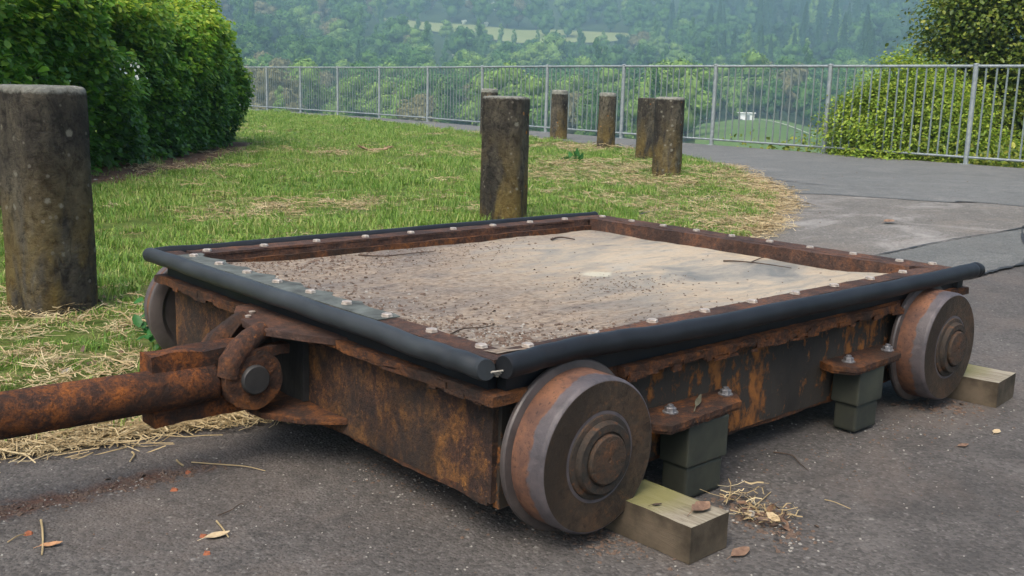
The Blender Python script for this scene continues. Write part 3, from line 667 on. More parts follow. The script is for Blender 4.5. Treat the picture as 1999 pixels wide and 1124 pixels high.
# frayed cord in the corner gap between the hoses
mb = MB()
for k in range(4): mb.tube([(-.052+k*.004, -.028, .290+k*.006), (-.045+k*.003, -.040+k*.002, .296-k*.003), (-.036, -.055+k*.004, .300-k*.004)], .0018, 5)
part(mb, 'cord_end', m_simple('pale_cord', (.12, .11, .09), (.3, .28, .24), 60, .8))
# bolts
mb = MB(); mb.lathe([(0, .0118), (.0010, .0118), (.0010, .0108), (.0045, .0108), (.0055, .0092)], 6, 'z'); bolt = part(mb, 'bolt', ZINC)
spots = [(0, .0419+i*.1352) for i in range(9)]+[(.066+i*.1584, 0) for i in range(9)]+[(.0672+i*.1584, W_) for i in range(9)]
spots += [(L_, 1.042-i*.1352) for i in range(8)]+[(L_, 1.175), (1.53, .02)]
for k, (x, y) in enumerate(spots):
    z = .3126+(.0026 if (x < .05 and .3 < y) else 0)-GZ
    if k == 0: bolt.location = (x, y, z)
    else: clone(bolt, 'bolt', T, (x, y, z), random.uniform(0, 1))
    (bolt if k == 0 else None)
# wheels
ZC = .1415
def wheel(x, y, flip):
    mb = MB(); mb.lathe([(-.015, .1362), (-.079, .1342), (-.085, .1325), (-.088, .129)], 96, 'y')
    wl = mb.obj('wheel', TREAD, T, 35); wl.location = (x, y, ZC-GZ)
    if flip: wl.rotation_euler = (0, 0, math.pi)
    mb = MB(); mb.lathe([(-.0875, .1285), (-.0885, .128), (-.0885, .079), (-.0862, .0765), (-.0862, .060)], 96, 'y'); mb.obj('wheel_face', FACE, wl, 35)
    mb = MB(); mb.lathe([(-.016, .03), (-.014, .106), (-.005, .118), (-.005, .1455), (-.0075, .1495), (-.0145, .1505), (-.018, .1485), (-.020, .138), (-.020, .12)], 96, 'y'); mb.obj('flange', FLANGE, wl, 35)
    mb = MB(); mb.lathe([(-.0865, .0735), (-.091, .072), (-.093, .066), (-.093, .0635), (-.099, .0620), (-.1025, .0590), (-.103, .047), (-.100, .045)], 64, 'y'); mb.obj('hub', HUBRING, wl, 35)
    mb = MB(); mb.lathe([(-.098, .0425), (-.1065, .0425), (-.1088, .0405), (-.1092, .036), (-.1095, .004), (-.1080, .0025)], 48, 'y'); mb.obj('axle_cap', HUBM, wl, 35)
    return wl
for x in (.123, 1.3696):
    wheel(x, -.034, False); wheel(x-(.018 if x < 1 else 0), W_+.095, True)
    mb = MB(); mb.tube([(x, -.02, ZC), (x, W_+.075, ZC)], .028, 16); part(mb, 'axle', RUST, None, 40)
# brackets, nuts and blocks on the near side
def bracket(poly, z, nuts, blk, low, seed):
    mb = MB(); n = 14; r = random.Random(seed); q = []
    for i in range(len(poly)):
        a, b = Vector(poly[i]), Vector(poly[(i+1) % len(poly)]); m = max(2, int((b-a).length/.012))
        for k in range(m): 
            p = a+(b-a)*k/m; q.append((p.x+r.uniform(-.0022, .0022), p.y+r.uniform(-.0022, .0022)))
    mb.prism(q, z-.011, z); q2 = [(x*.985+.015*sum(p[0] for p in q)/len(q), y+.003) for x, y in q]; mb.prism(q2, z-.017, z-.0115)
    br = part(mb, 'bracket_plate', RUST)
    for (x, y) in nuts:
        mb = MB(); mb.lathe([(0, .0150), (.002, .0150), (.002, .0120)], 16, 'z'); mb.lathe([(.002, .0112), (.0095, .0112), (.0105, .0098)], 6, 'z'); mb.lathe([(.0105, .0060), (.0145, .0060), (.0155, .0045)], 12, 'z')
        o = mb.obj('nut', NUT, br, 25); o.location = (x, y, z)
    mb = MB(); mb.box(*blk); b = part(mb, 'buffer_block', PADBLK, None, None, .004)
    mb = MB(); mb.box(*low); part(mb, 'buffer_foot', PADBLK, None, None, .006)
bracket([(.335, -.0185), (.600, -.0185), (.585, -.060), (.548, -.096), (.320, -.112), (.300, -.082)], .151, [(.382, -.056), (.562, -.048)],
        (.388, .510, -.098, -.03, .050, .1335), (.394, .502, -.094, -.034, GZ+.003, .0485), 1)
bracket([(.955, -.0185), (1.215, -.0185), (1.205, -.075), (1.172, -.097), (.965, -.104), (.940, -.060)], .150, [(1.003, -.060), (1.178, -.060)],
        (1.000, 1.108, -.094, -.026, .052, .1325), (1.008, 1.100, -.089, -.032, GZ+.006, .0505), 2)
# bit of bark and dry grass lying on the first bracket
# ---- coupling
YC = .597
mb = MB(); mb.prism([(-.0165, .39), (-.0165, .79), (-.068, .775), (-.098, .725), (-.118, .66), (-.130, .585), (-.122, .555), (-.085, .47), (-.052, .41)], .2465, .2615)
tp = part(mb, 'coupling_plate', RUST_PURPLE, None, None, .002)
mb = MB(); mb.prism([(-.0165, .42), (-.0165, .79), (-.045, .77), (-.110, .69), (-.132, .61), (-.130, .555), (-.085, .475), (-.045, .44)], .079, .092); part(mb, 'coupling_plate', RUST, None, None, .002)
mb = MB(); mb.lathe([(0, .006), (.004, .007)], 8, 'z', (-.10, .66, .262)); mb.lathe([(0, .006), (.004, .007)], 8, 'z', (-.075, .69, .262)); mb.obj('rivet', ZINC, tp)
def disc_plate(name, cx_, cz_, r0, y0, y1, hook, mat, seed):
    """vertical rounded cheek in the xz plane, with a strap up to the top plate"""
    mb = MB(); seg = 30; pts = []
    for k in range(seg):
        a = 2*math.pi*k/seg; q = r0*(1+.05*mnoise.noise(Vector((math.cos(a)*2+seed, math.sin(a)*2, 0))))
        pts.append((cx_+math.cos(a)*q, cz_+math.sin(a)*q))
    vs = [(x, y0, z) for x, z in pts]+[(x, y1, z) for x, z in pts]
    mb.add(vs, [tuple(range(seg)), tuple(reversed(range(seg, 2*seg)))]+[(i, (i+1) % seg, seg+(i+1) % seg, seg+i) for i in range(seg)])
    if hook: mb.tube(hook, [.020, .023, .024, .023, .019], 14, True, .25)
    return part(mb, name, mat, None, 40, 0)
disc_plate('clevis_cheek', -.152, .166, .060, .538, .568, [(-.200, .554, .175), (-.192, .555, .203), (-.172, .558, .226), (-.145, .563, .243), (-.112, .572, .255)], RUST, 1)
disc_plate('clevis_cheek', -.152, .166, .058, .638, .664, [(-.200, .651, .175), (-.192, .652, .203), (-.170, .655, .226), (-.135, .665, .243), (-.100, .68, .254)], RUST, 2)
mb = MB(); mb.rbox(-.175, -.075, .540, .575, .208, .228, 12, 'x', .004, 3); part(mb, 'clevis_tongue', RUST_ROD)
mb = MB(); mb.rbox(-.030, -.0165, .565, .70, .0925, .246, 12, 'y', .002, 3); part(mb, 'coupling_backplate', DARK)  # near-black colour paints in the coupling pocket's shadow and soot
mb = MB(); mb.rbox(-.120, -.031, .690, .704, .0925, .246, 12, 'x', .002, 3); part(mb, 'coupling_gusset', DARK)  # side of the pocket, its shade put into the same dark colour
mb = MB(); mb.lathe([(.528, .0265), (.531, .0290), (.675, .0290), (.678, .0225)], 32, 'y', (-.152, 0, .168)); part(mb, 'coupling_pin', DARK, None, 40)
# drawbar: thick flat with the round bar welded to its near face
mb = MB(); vs = []; 
db = empty('drawbar', (0, 0, -GZ)); db.parent = T; 
mb.rbox(-.338, -.150, .578, .632, .096, .232, 16, 'x', .0045, 6, 16, 6)
o = mb.obj('flat_bar', RUST_ROD, db, 50)
mb = MB(); mb.tube([(-.212, .592, .162), (-.216, .592, .162), (-.30, .593, .162), (-.40, .594, .163), (-.5, .595, .165), (-.6, .596, .167), (-.7, .597, .168), (-.85, .598, .170), (-1.0, .599, .172), (-1.2, .60, .174), (-1.5, .60, .176)], [.036, .039]+[.040]*9, 28, True, .06)
mb.obj('round_bar', RUST_ROD, db, 60)

# ---------------------------------------------------------------- chock timbers
def timber(pa, pb, L, ztop, label, ext=0.0, rot=0.0):
    a, b = Vector(G(*pa, ztop)), Vector(G(*pb, ztop)); u = (b-a); wd = u.length; u.normalize(); v = Vector((-u.y, u.x))
    ang = math.atan2(u.y, u.x)
    mb = MB(); mb.rbox(0, wd, 0, L, 0, ztop-GZ-.001, 20, 'y', .0012, pa[0], 12, 4)
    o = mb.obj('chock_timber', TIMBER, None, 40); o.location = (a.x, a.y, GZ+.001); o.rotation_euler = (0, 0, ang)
    tag(o, label, 'timber', 'timber chocks at the wheels'); return o
t1 = timber((1350, 1030), (1423, 999), .185, .047, 'pale squared timber wedged against the near wheel, with a brown leaf on it')
t2 = timber((1950, 748), (1983, 728), .20, .047, 'clean squared timber wedged against the far wheel of the same side')

# ---------------------------------------------------------------- foliage
def leaves(pos, nrm, size, asp=.62, fold=.25, jit=.5, rng=RNG, drop=None):
    """leaf blades: 6 points, two quads folded on the midrib"""
    n = len(pos); pos = np.asarray(pos, float); nrm = np.asarray(nrm, float)+rng.normal(0, jit, (n, 3)); nrm /= np.linalg.norm(nrm, axis=1)[:, None]
    d = rng.normal(0, 1, (n, 3))
    if drop is not None: d += np.array([0, 0, drop])
    d -= nrm*(d*nrm).sum(1)[:, None]; d /= np.linalg.norm(d, axis=1)[:, None]; s = np.cross(nrm, d)
    L = (size*rng.uniform(.7, 1.3, n))[:, None]; Wd = L*asp*.5
    up_ = nrm*L*fold*.3
    v = np.stack([pos, pos+d*L*.3+s*Wd+up_, pos+d*L*.7+s*Wd*.85+up_, pos+d*L, pos+d*L*.7-s*Wd*.85+up_, pos+d*L*.3-s*Wd+up_], 1).reshape(-1, 3)
    o = (np.arange(n)*6)[:, None]
    q = np.concatenate([o+np.array([[0, 1, 2, 3]]), o+np.array([[0, 3, 4, 5]])], 1).reshape(-1, 4)
    return v, q
def fbm(p, f, seed=0):
    return np.array([mnoise.noise(Vector((a*f+seed, b*f, c*f))) for a, b, c in p])

# ---- hedge
hf0, hf1 = np.array([-2.9, .9])+np.array([-.757, .65])*.22, np.array([5.47, 10.63])+np.array([-.757, .65])*.22
hu = (hf1-hf0); HL = np.linalg.norm(hu); hu /= HL; hn = np.array([-hu[1], hu[0]])
HH, HWd = 1.72, 1.15
def hedge_pts(n, inset, rng, s_lo=0.0):
    s = rng.uniform(s_lo*HL, HL, n)**1.0; t = rng.uniform(0, 1, n)
    # cross-section: up the front (0-.5), over the top (.5-1)
    th = np.where(t < .55, t/.55*.5*math.pi*.98, .5*math.pi*(.98+ (t-.55)/.45*.9))
    c, sn = np.cos(th), np.sin(th); e = .42
    lx = -np.sign(c)*np.abs(c)**e*HWd; lz = np.abs(sn)**e*HH
    lo_ = rng.uniform(0, 1, n) < .38; zlo = rng.uniform(.0, HH*.8, n); lx = np.where(lo_, -HWd, lx); lz = np.where(lo_, zlo, lz); c = np.where(lo_, 1., c); sn = np.where(lo_, zlo/HH*.4, sn)
    endr = 1.1; k = np.clip((s-(HL-endr))/endr, 0, 1); shrink = np.sqrt(np.clip(1-k**2.6, 0.0, 1)); 
    foot = 1-.10*np.clip(1-lz/.7, 0, 1)
    lx *= shrink*foot; lz = lz*(1-.24*k**2)
    base = hf0+hu*s[:, None]+hn*(HWd)+hn*lx[:, None]
    p = np.stack([base[:, 0], base[:, 1], lz], 1)
    nx = -np.sign(c)*np.abs(c)**(1.2); nrm = np.stack([hn[0]*nx+hu[0]*k*.9, hn[1]*nx+hu[1]*k*.9, np.abs(sn)**1.3*.9+.15], 1); nrm /= np.linalg.norm(nrm, axis=1)[:, None]
    # lumps
    lump = fbm(p, 1.6, 3)*.16+fbm(p, 4.5, 9)*.08
    lump = lump*1.35+fbm(p, 9., 2)*.05; p = p+nrm*(lump-inset)[:, None]; p[:, 2] = np.maximum(p[:, 2], .03)
    return p, nrm
hedge = empty('hedge', (float(hf0[0]), float(hf0[1]), GZ)); tag(hedge, 'big dense clipped green hedge with rounded end on the left', 'hedge')
n = 90000; r_ = np.random.default_rng(5)
ins = np.abs(r_.normal(0, .09, n))+r_.uniform(-.04, .02, n); p, nr_ = hedge_pts(n, ins, r_, .25)
# openings: fewer leaves where noise is low
keep = fbm(p, 3.3, 21)+r_.normal(0, .14, n) > -.2
p, nr_ = p[keep], nr_[keep]
sz = np.full(len(p), .060)
pi_, ni_ = hedge_pts(26000, r_.uniform(.18, .55, 26000), r_, .25); p = np.concatenate([p, pi_]); nr_ = np.concatenate([nr_, ni_]); sz = np.concatenate([sz, np.full(26000, .095)])
v, q = leaves(p, nr_*.55+np.array([0, 0, .7]), sz, .62, .3, .42, r_, -.2)
bo = np.array([hf0[0], hf0[1], GZ])
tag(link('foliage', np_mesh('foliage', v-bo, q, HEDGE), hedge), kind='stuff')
# the 300 leaves that stand largest, each its own piece, sharing a few meshes
lm = []
for k in range(5):
    v1, q1 = leaves(np.zeros((1, 3)), np.array([[0, 0, 1.]]), np.array([.075]), .64, .35, .25, r_); lm.append(np_mesh('leaf', v1, q1, HEDGE))
pp, nn = hedge_pts(4200, np.full(4200, -.012), np.random.default_rng(8), .4)
dd = np.hypot(pp[:, 0]-CAM.x, pp[:, 1]-CAM.y); dv = pp-np.array(CAM); zz = dv@np.array(fw); uu = 999.5+F_PX*(dv@np.array(rt))/zz; vv_ = 562-F_PX*(dv@np.array(up))/zz
facing = (nn*(-dv)).sum(1) > 0
ok = np.where((uu > 0) & (uu < 520) & (vv_ > 0) & (vv_ < 340) & facing & ~((uu < 170) & (vv_ > 160)))[0]; ok = ok[np.argsort(dd[ok])][:300]
for i in ok:
    o = link('leaf', lm[i % 5], hedge); o.location = pp[i]-bo; o.rotation_euler = (r_.uniform(-.7, .7), r_.uniform(-.7, .7), r_.uniform(0, 6.3))
# stems and twigs inside
mb = MB(); rs = random.Random(3)
for k in range(60):
    s = rs.uniform(.35, 1)*HL*.98; c0 = hf0+hu*s+hn*rs.uniform(.25, HWd*1.5); x, y = c0; pts = [(x, y, 0)]
    for j in range(5):
        x += rs.uniform(-.13, .13); y += rs.uniform(-.13, .13); pts.append((x, y, .25*(j+1)))
    mb.tube(pts, [.022, .018, .015, .012, .009, .005], 6)
mb.v = [(a-bo[0], b-bo[1], c-bo[2]) for a, b, c in mb.v]
o = mb.obj('stems', BARK, hedge, 60); tag(o, kind='stuff')
# white blossom caught in the hedge
pp2, nn2 = hedge_pts(40000, np.full(40000, -.05), np.random.default_rng(18), .4)
dv = pp2-np.array(CAM); zz = dv@np.array(fw); uu = 999.5+F_PX*(dv@np.array(rt))/zz; vv_ = 562-F_PX*(dv@np.array(up))/zz
ok = np.where((np.hypot((uu-250)/42, (vv_-145)/22) < 1) & ((nn2*(-dv)).sum(1) > 0))[0][:45]
v, q = leaves(pp2[ok], nn2[ok], np.full(len(ok), .024), .9, .1, .8, r_)
o = link('blossom', np_mesh('blossom', v-bo, q, m_simple('white_petal', (.55, .58, .5), (.75, .76, .7), 30, .7)), hedge)

# ---- shrub and tree behind the railing on the right
def crown(blobs, ncl, nleaf, size, rng, flat=.3, crad=.35, drop=-.5, shell=.55):
    P_, N_ = [], []
    vol = np.array([b[1][0]*b[1][1]+b[1][0]*b[1][2] for b in blobs]); vol = vol/vol.sum()
    for (c, rad), w_ in zip(blobs, vol):
        m = int(ncl*w_); d = rng.normal(0, 1, (m, 3)); d /= np.linalg.norm(d, axis=1)[:, None]; rr_ = rng.uniform(shell, 1.05, m)**.7
        cc = np.array(c)+d*np.array(rad)*rr_[:, None]
        for k in range(m):
            q = rng.normal(0, 1, (nleaf, 3))*np.array([crad, crad, crad*flat])*.6
            # sprays dip away from the middle of the crown
            out = d[k]*np.array([1, 1, 0]); q[:, 2] -= (q@out)*.35+np.linalg.norm(q[:, :2], axis=1)**2*.5
            P_.append(cc[k]+q); N_.append(np.tile(d[k]*.5+np.array([0, 0, .8]), (nleaf, 1)))
    P_ = np.concatenate(P_); N_ = np.concatenate(N_); return leaves(P_, N_, np.full(len(P_), size), .6, .3, .45, rng, drop)
def woody(name, origin, trunk, limbs, parent, mat=BARK):
    mb = MB(); mb.tube(*trunk[:2], 12, True, .08); o = mb.obj('trunk', mat, parent, 60)
    mb = MB()
    for pts, rad in limbs: mb.tube(pts, rad, 7)
    b = mb.obj('limbs', mat, parent, 60); return o, b
rg = np.random.default_rng(31)
sx_, sy_ = P(1775, 15.0)
shr = empty('shrub', (sx_, sy_, -2.2)); tag(shr, 'bright yellow-green shrub just behind the right part of the railing', 'shrub')
u2 = np.array([rt0.x, rt0.y]); v2 = np.array([vd.x, vd.y])
def at2(px, d, z): x, y = P(px, d+.35); return (x-sx_, y-sy_, z+2.2)
bl = [(at2(1745, 14.6, .35), (.62, .62, .75)), (at2(1690, 14.8, -.1), (.50, .50, .75)), (at2(1800, 14.9, .55), (.75, .7, .7)), (at2(1770, 14.4, -.5), (1.0, .8, .8)), (at2(1860, 14.6, .2), (.7, .7, .8)), (at2(1690, 14.5, -1.1), (.8, .7, .8)), (at2(1870, 14.4, -.8), (1.1, .8, .9)), (at2(1750, 14.7, 1.08), (.22, .22, .35)), (at2(1700, 14.7, .75), (.25, .22, .3)), (at2(1655, 14.6, .35), (.22, .22, .4)), (at2(1960, 14.6, -.5), (.9, .8, .9))]
v, q = crown(bl, 3600, 44, .042, rg, .35, .27, -.3, .4)
tag(link('crown', np_mesh('crown', v, q, BRIGHT), shr), kind='stuff')
woody('t', None, ([(0, 0, -.6), (0, 0, .4), (.1, .1, 1.2)], [.09, .07, .05]), [([(0, 0, .3), (a*.5, b*.5, 1.2), (a, b, 2.4)], [.04, .03, .01]) for a, b in ((.4, .1), (-.5, .2), (.1, -.5), (-.1, .5), (.8, -.4))], shr)
tx_, ty_ = P(2090, 17.2)
tre = empty('leafy_tree', (tx_, ty_, -3)); tag(tre, 'large olive-green leafy tree overhanging the railing at the right edge', 'tree')
def at3(px, d, z): x, y = P(px, d); return (x-tx_, y-ty_, z+3)
bl = [(at3(2080, 17, 2.0), (1.9, 1.9, 1.6)), (at3(1905, 16.4, 2.35), (.75, .8, .42)), (at3(1850, 16.2, 2.05), (.45, .5, .22)), (at3(1860, 16.4, 1.62), (.55, .5, .22)), (at3(1930, 16.4, 1.3), (.75, .8, .5)), (at3(1990, 16.2, .5), (1.0, 1.0, .9)), (at3(1985, 16.3, -.7), (1.2, 1.0, .9)), (at3(2100, 16.6, .0), (1.5, 1.5, 2.0)), (at3(2200, 17, 3.0), (2.2, 2.0, 1.6)), (at3(1925, 16.2, -.2), (.8, .8, .8)), (at3(1890, 16.3, .75), (.45, .5, .35)), (at3(1850, 16.2, 1.05), (.4, .4, .3)), (at3(1940, 16.2, .9), (.6, .5, .5)), (at3(1870, 16.3, 2.2), (.5, .5, .5)), (at3(1835, 16.3, 1.75), (.35, .3, .15)), (at3(1960, 16.3, 2.1), (.7, .6, .9)), (at3(1930, 16, .2), (.6, .5, .6)), (at3(1860, 16.3, 2.75), (.5, .5, .25))]
v, q = crown(bl, 2500, 34, .066, rg, .16, .36, -.3, .3)
tag(link('crown', np_mesh('crown', v, q, OVERH), tre), kind='stuff')
lb = []
rs = random.Random(8)
for (c, rad) in bl: 
    for k in range(3):
        e = Vector(c)+Vector((rs.uniform(-.6, .6)*rad[0], rs.uniform(-.6, .6)*rad[1], rs.uniform(-.5, .5)*rad[2])); s0 = Vector((0, 0, rs.uniform(1.5, 4.)))
        mid = s0.lerp(e, .5)+Vector((0, 0, .25)); lb.append(([s0, mid, e], [.06, .035, .008]))
woody('t', None, ([(0, 0, -1.5), (0, 0, 1), (.05, 0, 3), (0, .1, 5.4)], [.24, .2, .16, .08]), lb, tre)
# low growth on the bank just past the railing
n = 1500; yy = rg.uniform(-3, 9, n); tt = rg.uniform(.16, 3.2, n); xx = fence_x(yy)+tt
dens_ = np.clip((8.2-yy)/3.0, 0, 1) > rg.uniform(0, 1, n); xx, yy, tt = xx[dens_], yy[dens_], tt[dens_]
zz = H(xx, yy); ll = []; nn_ = []
for a, b, c in zip(xx, yy, zz):
    k = 26; ll.append(np.stack([a+rg.normal(0, .14, k), b+rg.normal(0, .14, k), c+rg.uniform(0, .34, k)], 1)); nn_.append(np.tile([-.3, 0, .9], (k, 1)))
ll = np.concatenate(ll); v, q = leaves(ll, np.concatenate(nn_), np.full(len(ll), .075), .5, .3, .5, rg)
tag(link('bank_undergrowth', np_mesh('bank_undergrowth', v, q, OVERH)), 'dark green undergrowth on the bank just behind the railing', 'undergrowth', None, 'stuff')

# ---- the wooded hillside
def far_tree_mesh(kind, mat, seed):
    rng = np.random.default_rng(seed); vs, qs, mi = [], [], []; off = 0
    def put(v, q, m):
        nonlocal off
        vs.append(v); qs.append(q+off); off += len(v); mi.extend([m]*len(q))
    def cards(P_, N_, s):
        n = len(P_); N_ = N_+rng.normal(0, .35, (n, 3)); N_ /= np.linalg.norm(N_, axis=1)[:, None]; a = np.cross(N_, rng.normal(0, 1, (n, 3))); a /= np.linalg.norm(a, axis=1)[:, None]; b = np.cross(N_, a)
        ss = (s*rng.uniform(.5, 1.25, n))[:, None]*.5
        v = np.stack([P_-a*ss-b*ss*.5, P_+a*ss*.3-b*ss, P_+a*ss+b*ss*.4, P_-a*ss*.2+b*ss], 1).reshape(-1, 3); q = (np.arange(n)*4)[:, None]+np.arange(4); put(v, q, 0)
    def blob(c, rad, n, s):
        d = rng.normal(0, 1, (n, 3)); d /= np.linalg.norm(d, axis=1)[:, None]; d[:, 2] = np.where(d[:, 2] < -.3, -d[:, 2], d[:, 2]); lump = 1+.25*np.array([mnoise.noise(Vector(x)*2.2+Vector((seed, 0, 0))) for x in d])
        cards(np.array(c)+d*np.array(rad)*(lump*rng.uniform(.8, 1.08, n))[:, None], d, s)
        # solid heart of the clump
        seg, rg_ = 8, 5; th = np.linspace(.25, math.pi-.25, rg_); ph = np.linspace(0, 2*math.pi, seg, endpoint=False)
        g = np.array([[(math.sin(t)*math.cos(f), math.sin(t)*math.sin(f), math.cos(t)) for f in ph] for t in th]).reshape(-1, 3)*np.array(rad)*.74+np.array(c)
        I = np.arange(rg_*seg).reshape(rg_, seg); q = np.stack([I[:-1], I[1:], np.roll(I, -1, 1)[1:], np.roll(I, -1, 1)[:-1]], -1).reshape(-1, 4); put(g, q, 0)
    if kind == 'round':
        h = rng.uniform(10.5, 12.5)
        for k in range(11):
            a = rng.uniform(0, 6.28); t = rng.uniform(0, 1); rr_ = 3.2*(1-(t-.35)**2*1.3)*rng.uniform(.55, 1); z = h*(.38+.5*t)
            blob((math.cos(a)*rr_, math.sin(a)*rr_, z), (1.9*rng.uniform(.8, 1.2), 1.9*rng.uniform(.8, 1.2), 1.6*rng.uniform(.8, 1.2)), 165, .45)
        blob((0, 0, h*.62), (2.9, 2.9, 3.4), 200, .45); blob((0, 0, h*.3), (2.6, 2.6, 2.6), 130, .46)
    elif kind == 'tall':
        h = rng.uniform(14, 16)
        for k in range(13):
            t = k/12; rr_ = 1.5*math.sin(math.pi*(.15+.75*(1-t)))*rng.uniform(.3, 1); a = rng.uniform(0, 6.28); s = 1.5*(1.1-.75*t)
            blob((math.cos(a)*rr_, math.sin(a)*rr_, h*(.2+.76*t)), (s, s, s*1.6), 135, .36)
    elif kind == 'fir':
        h = rng.uniform(15, 18); n = 1800; t = rng.uniform(0, 1, n)**.8; lay = (np.mod(t*15, 1)); rad = 2.7*(1-t)*(.55+.45*(1-lay))+.12; a = rng.uniform(0, 6.28, n)
        cards(np.stack([np.cos(a)*rad, np.sin(a)*rad, h*(.1+.9*t)], 1), np.stack([np.cos(a)*.6, np.sin(a)*.6, np.full(n, .6)], 1), .44)
        seg = 8; ring = lambda r, z: [(math.cos(6.283*k/seg)*r, math.sin(6.283*k/seg)*r, z) for k in range(seg)]
        g = np.array(ring(2.0, h*.1)+ring(1.1, h*.5)+ring(.05, h*.97)); I = np.arange(3*seg).reshape(3, seg); q = np.stack([I[:-1], I[1:], np.roll(I, -1, 1)[1:], np.roll(I, -1, 1)[:-1]], -1).reshape(-1, 4); put(g, q, 0)
    elif kind == 'bush':
        for k in range(5):
            a = rng.uniform(0, 6.28); blob((math.cos(a)*1.3, math.sin(a)*1.3, 1.6+rng.uniform(0, 1.8)), (1.3, 1.3, 1.2), 150, .34)
        h = 5
    seg = 6; tr = [.22, .16]; g = np.array([(math.cos(6.283*k/seg)*tr[j], math.sin(6.283*k/seg)*tr[j], j*h*.45-1*(1-j)) for j in range(2) for k in range(seg)])
    I = np.arange(2*seg).reshape(2, seg); q = np.stack([I[:-1], np.roll(I, -1, 1)[:-1], np.roll(I, -1, 1)[1:], I[1:]], -1).reshape(-1, 4); put(g, q, 1)
    return np_mesh('hillside_tree', np.concatenate(vs), np.concatenate(qs), [FARW[mat], BARK], mi)
KINDS = [('round', 'mid', 'round mid-green tree'), ('round', 'mid', 'round mid-green tree'), ('round', 'pale', 'round pale-green tree'), ('round', 'dark', 'round dark-green tree'),
         ('tall', 'pale', 'slender light-green tree'), ('tall', 'mid', 'slender mid-green tree'), ('fir', 'dark', 'dark conifer'), ('fir', 'dark', 'dark conifer'),
         ('round', 'tan', 'tan-coloured broad tree'), ('bush', 'white', 'white blossoming bush'), ('bush', 'mid', 'green bush'), ('round', 'red', 'dark red tree')]
protos = [(k[0]+'_tree', far_tree_mesh(k[0], k[1], 40+i)) for i, k in enumerate(KINDS)]
rg = np.random.default_rng(77); cand = []
def place(r0, r1, sp):
    area = .5*1.22*(r1*r1-r0*r0); n = int(area/(sp*sp)*1.25)
    r = np.sqrt(rg.uniform(r0*r0, r1*r1, n)); a = rg.uniform(-.61, .61, n)
    x = CAM.x+r*np.cos(YAW+a); y = CAM.y+r*np.sin(YAW+a); grid = {}
    for i in range(n):
        if x[i]-fence_x(y[i]) < 55: continue
        k = (int(x[i]//sp), int(y[i]//sp)); bad = False
        for dx in (-1, 0, 1):
            for dy in (-1, 0, 1):
                for (qx, qy) in grid.get((k[0]+dx, k[1]+dy), ()):
                    if (qx-x[i])**2+(qy-y[i])**2 < (sp*.72)**2: bad = True
        if bad: continue
        grid.setdefault(k, []).append((x[i], y[i])); cand.append((x[i], y[i], r[i], a[i]))
place(150, 300, 8.0); place(300, 560, 10.5); place(560, 860, 13.5)
cand = np.array(cand); px = 999.5-np.tan(cand[:, 3])*F_PX; r = cand[:, 2]
mask = np.ones(len(cand), bool)
for f in MEADS: mask &= ~f(px, r)
cand, px, r = cand[mask], px[mask], r[mask]
zone = vnoise(cand[:, 0], cand[:, 1], .022, 5); zone2 = vnoise(cand[:, 0], cand[:, 1], .05, 9)
pick = np.zeros(len(cand), int); u = rg.uniform(0, 1, len(cand))
for i in range(len(cand)):
    if px[i] > 1330 and r[i] > 400+60*zone2[i]: k = [6, 7, 3, 0][int(min(3, u[i]*4.6))] if u[i] < .93 else 4
    elif zone[i] > .45: k = [4, 2, 4, 5, 2, 8][int(u[i]*6)]
    elif zone[i] < -.45: k = [3, 3, 6, 1, 0, 3][int(u[i]*6)]
    else: k = [0, 1, 2, 0, 3, 5, 1, 0, 2, 8][int(u[i]*10)]
    if u[i] > .992 and r[i] > 250: k = 9
    pick[i] = k
zc = H(cand[:, 0], cand[:, 1])
scl = rg.uniform(.78, 1.22, len(cand))*np.interp(r, [0, 300, 560, 860], [.85, 1.15, 1.4, 1.65])
scl[(r < 300) & ((pick == 4) | (pick == 5) | (pick == 6))] *= .68
front = (px > 730) & (px < 1230) & (r > 430) & (r <= 505); scl[front] *= .62
front = (px > 1330) & (px < 1640) & (r < 262); scl[front] *= .7
# trees along the upper edge of the meadow
extra = []
for q in (895, 935, 1050, 1092, 1110, 800, 1215):
    x, y = polar(q, 545 if q in (1092, 1050) else 568); extra.append((float(x), float(y), 9 if q in (895, 935) else 0, .75 if q in (895, 935) else 1.25))
x, y = polar(735, 300); extra.append((float(x), float(y), 11, .8)); x, y = polar(1100, 560)
cand_xy = np.concatenate([cand[:, :2], np.array([(a, b) for a, b, _, _ in extra])]); pick = np.concatenate([pick, [e[2] for e in extra]]); scl = np.concatenate([scl, [e[3] for e in extra]])
r = np.hypot(cand_xy[:, 0]-CAM.x, cand_xy[:, 1]-CAM.y); zc = H(cand_xy[:, 0], cand_xy[:, 1])-.3
dv = np.stack([cand_xy[:, 0]-CAM.x, cand_xy[:, 1]-CAM.y, zc+8*scl-CAM.z], 1); zz = dv@np.array(fw); uu = 999.5+F_PX*(dv@np.array(rt))/zz; vv_ = 562-F_PX*(dv@np.array(up))/zz
inview = (uu > 490) & (uu < 1800) & (vv_ > -20) & (vv_ < 300)
order = np.argsort(np.where(inview, r, 1e9)); ind = set(order[:300].tolist())
rz = rg.uniform(0, 6.28, len(cand_xy))
for i in ind:
    k = int(pick[i]); o = link('hillside_tree', protos[k][1]); o.location = (cand_xy[i, 0], cand_xy[i, 1], zc[i]); o.rotation_euler = (0, 0, rz[i]); o.scale = (scl[i],)*3
    U, Vv = uu[i], vv_[i]
    z1 = ('beside the hedge' if U < 700 else 'left of the tall middle bollard' if U < 930 else 'right behind the middle bollard' if U < 1110 else 'behind the far bollards' if U < 1340 else 'near the white hut' if U < 1600 else 'beside the bright shrub')
    z2 = 'rising above the railing' if Vv < 125 else 'seen through the railing'
    tag(o, KINDS[k][2]+' '+z2+' '+z1, 'tree', 'trees of the valley wood')
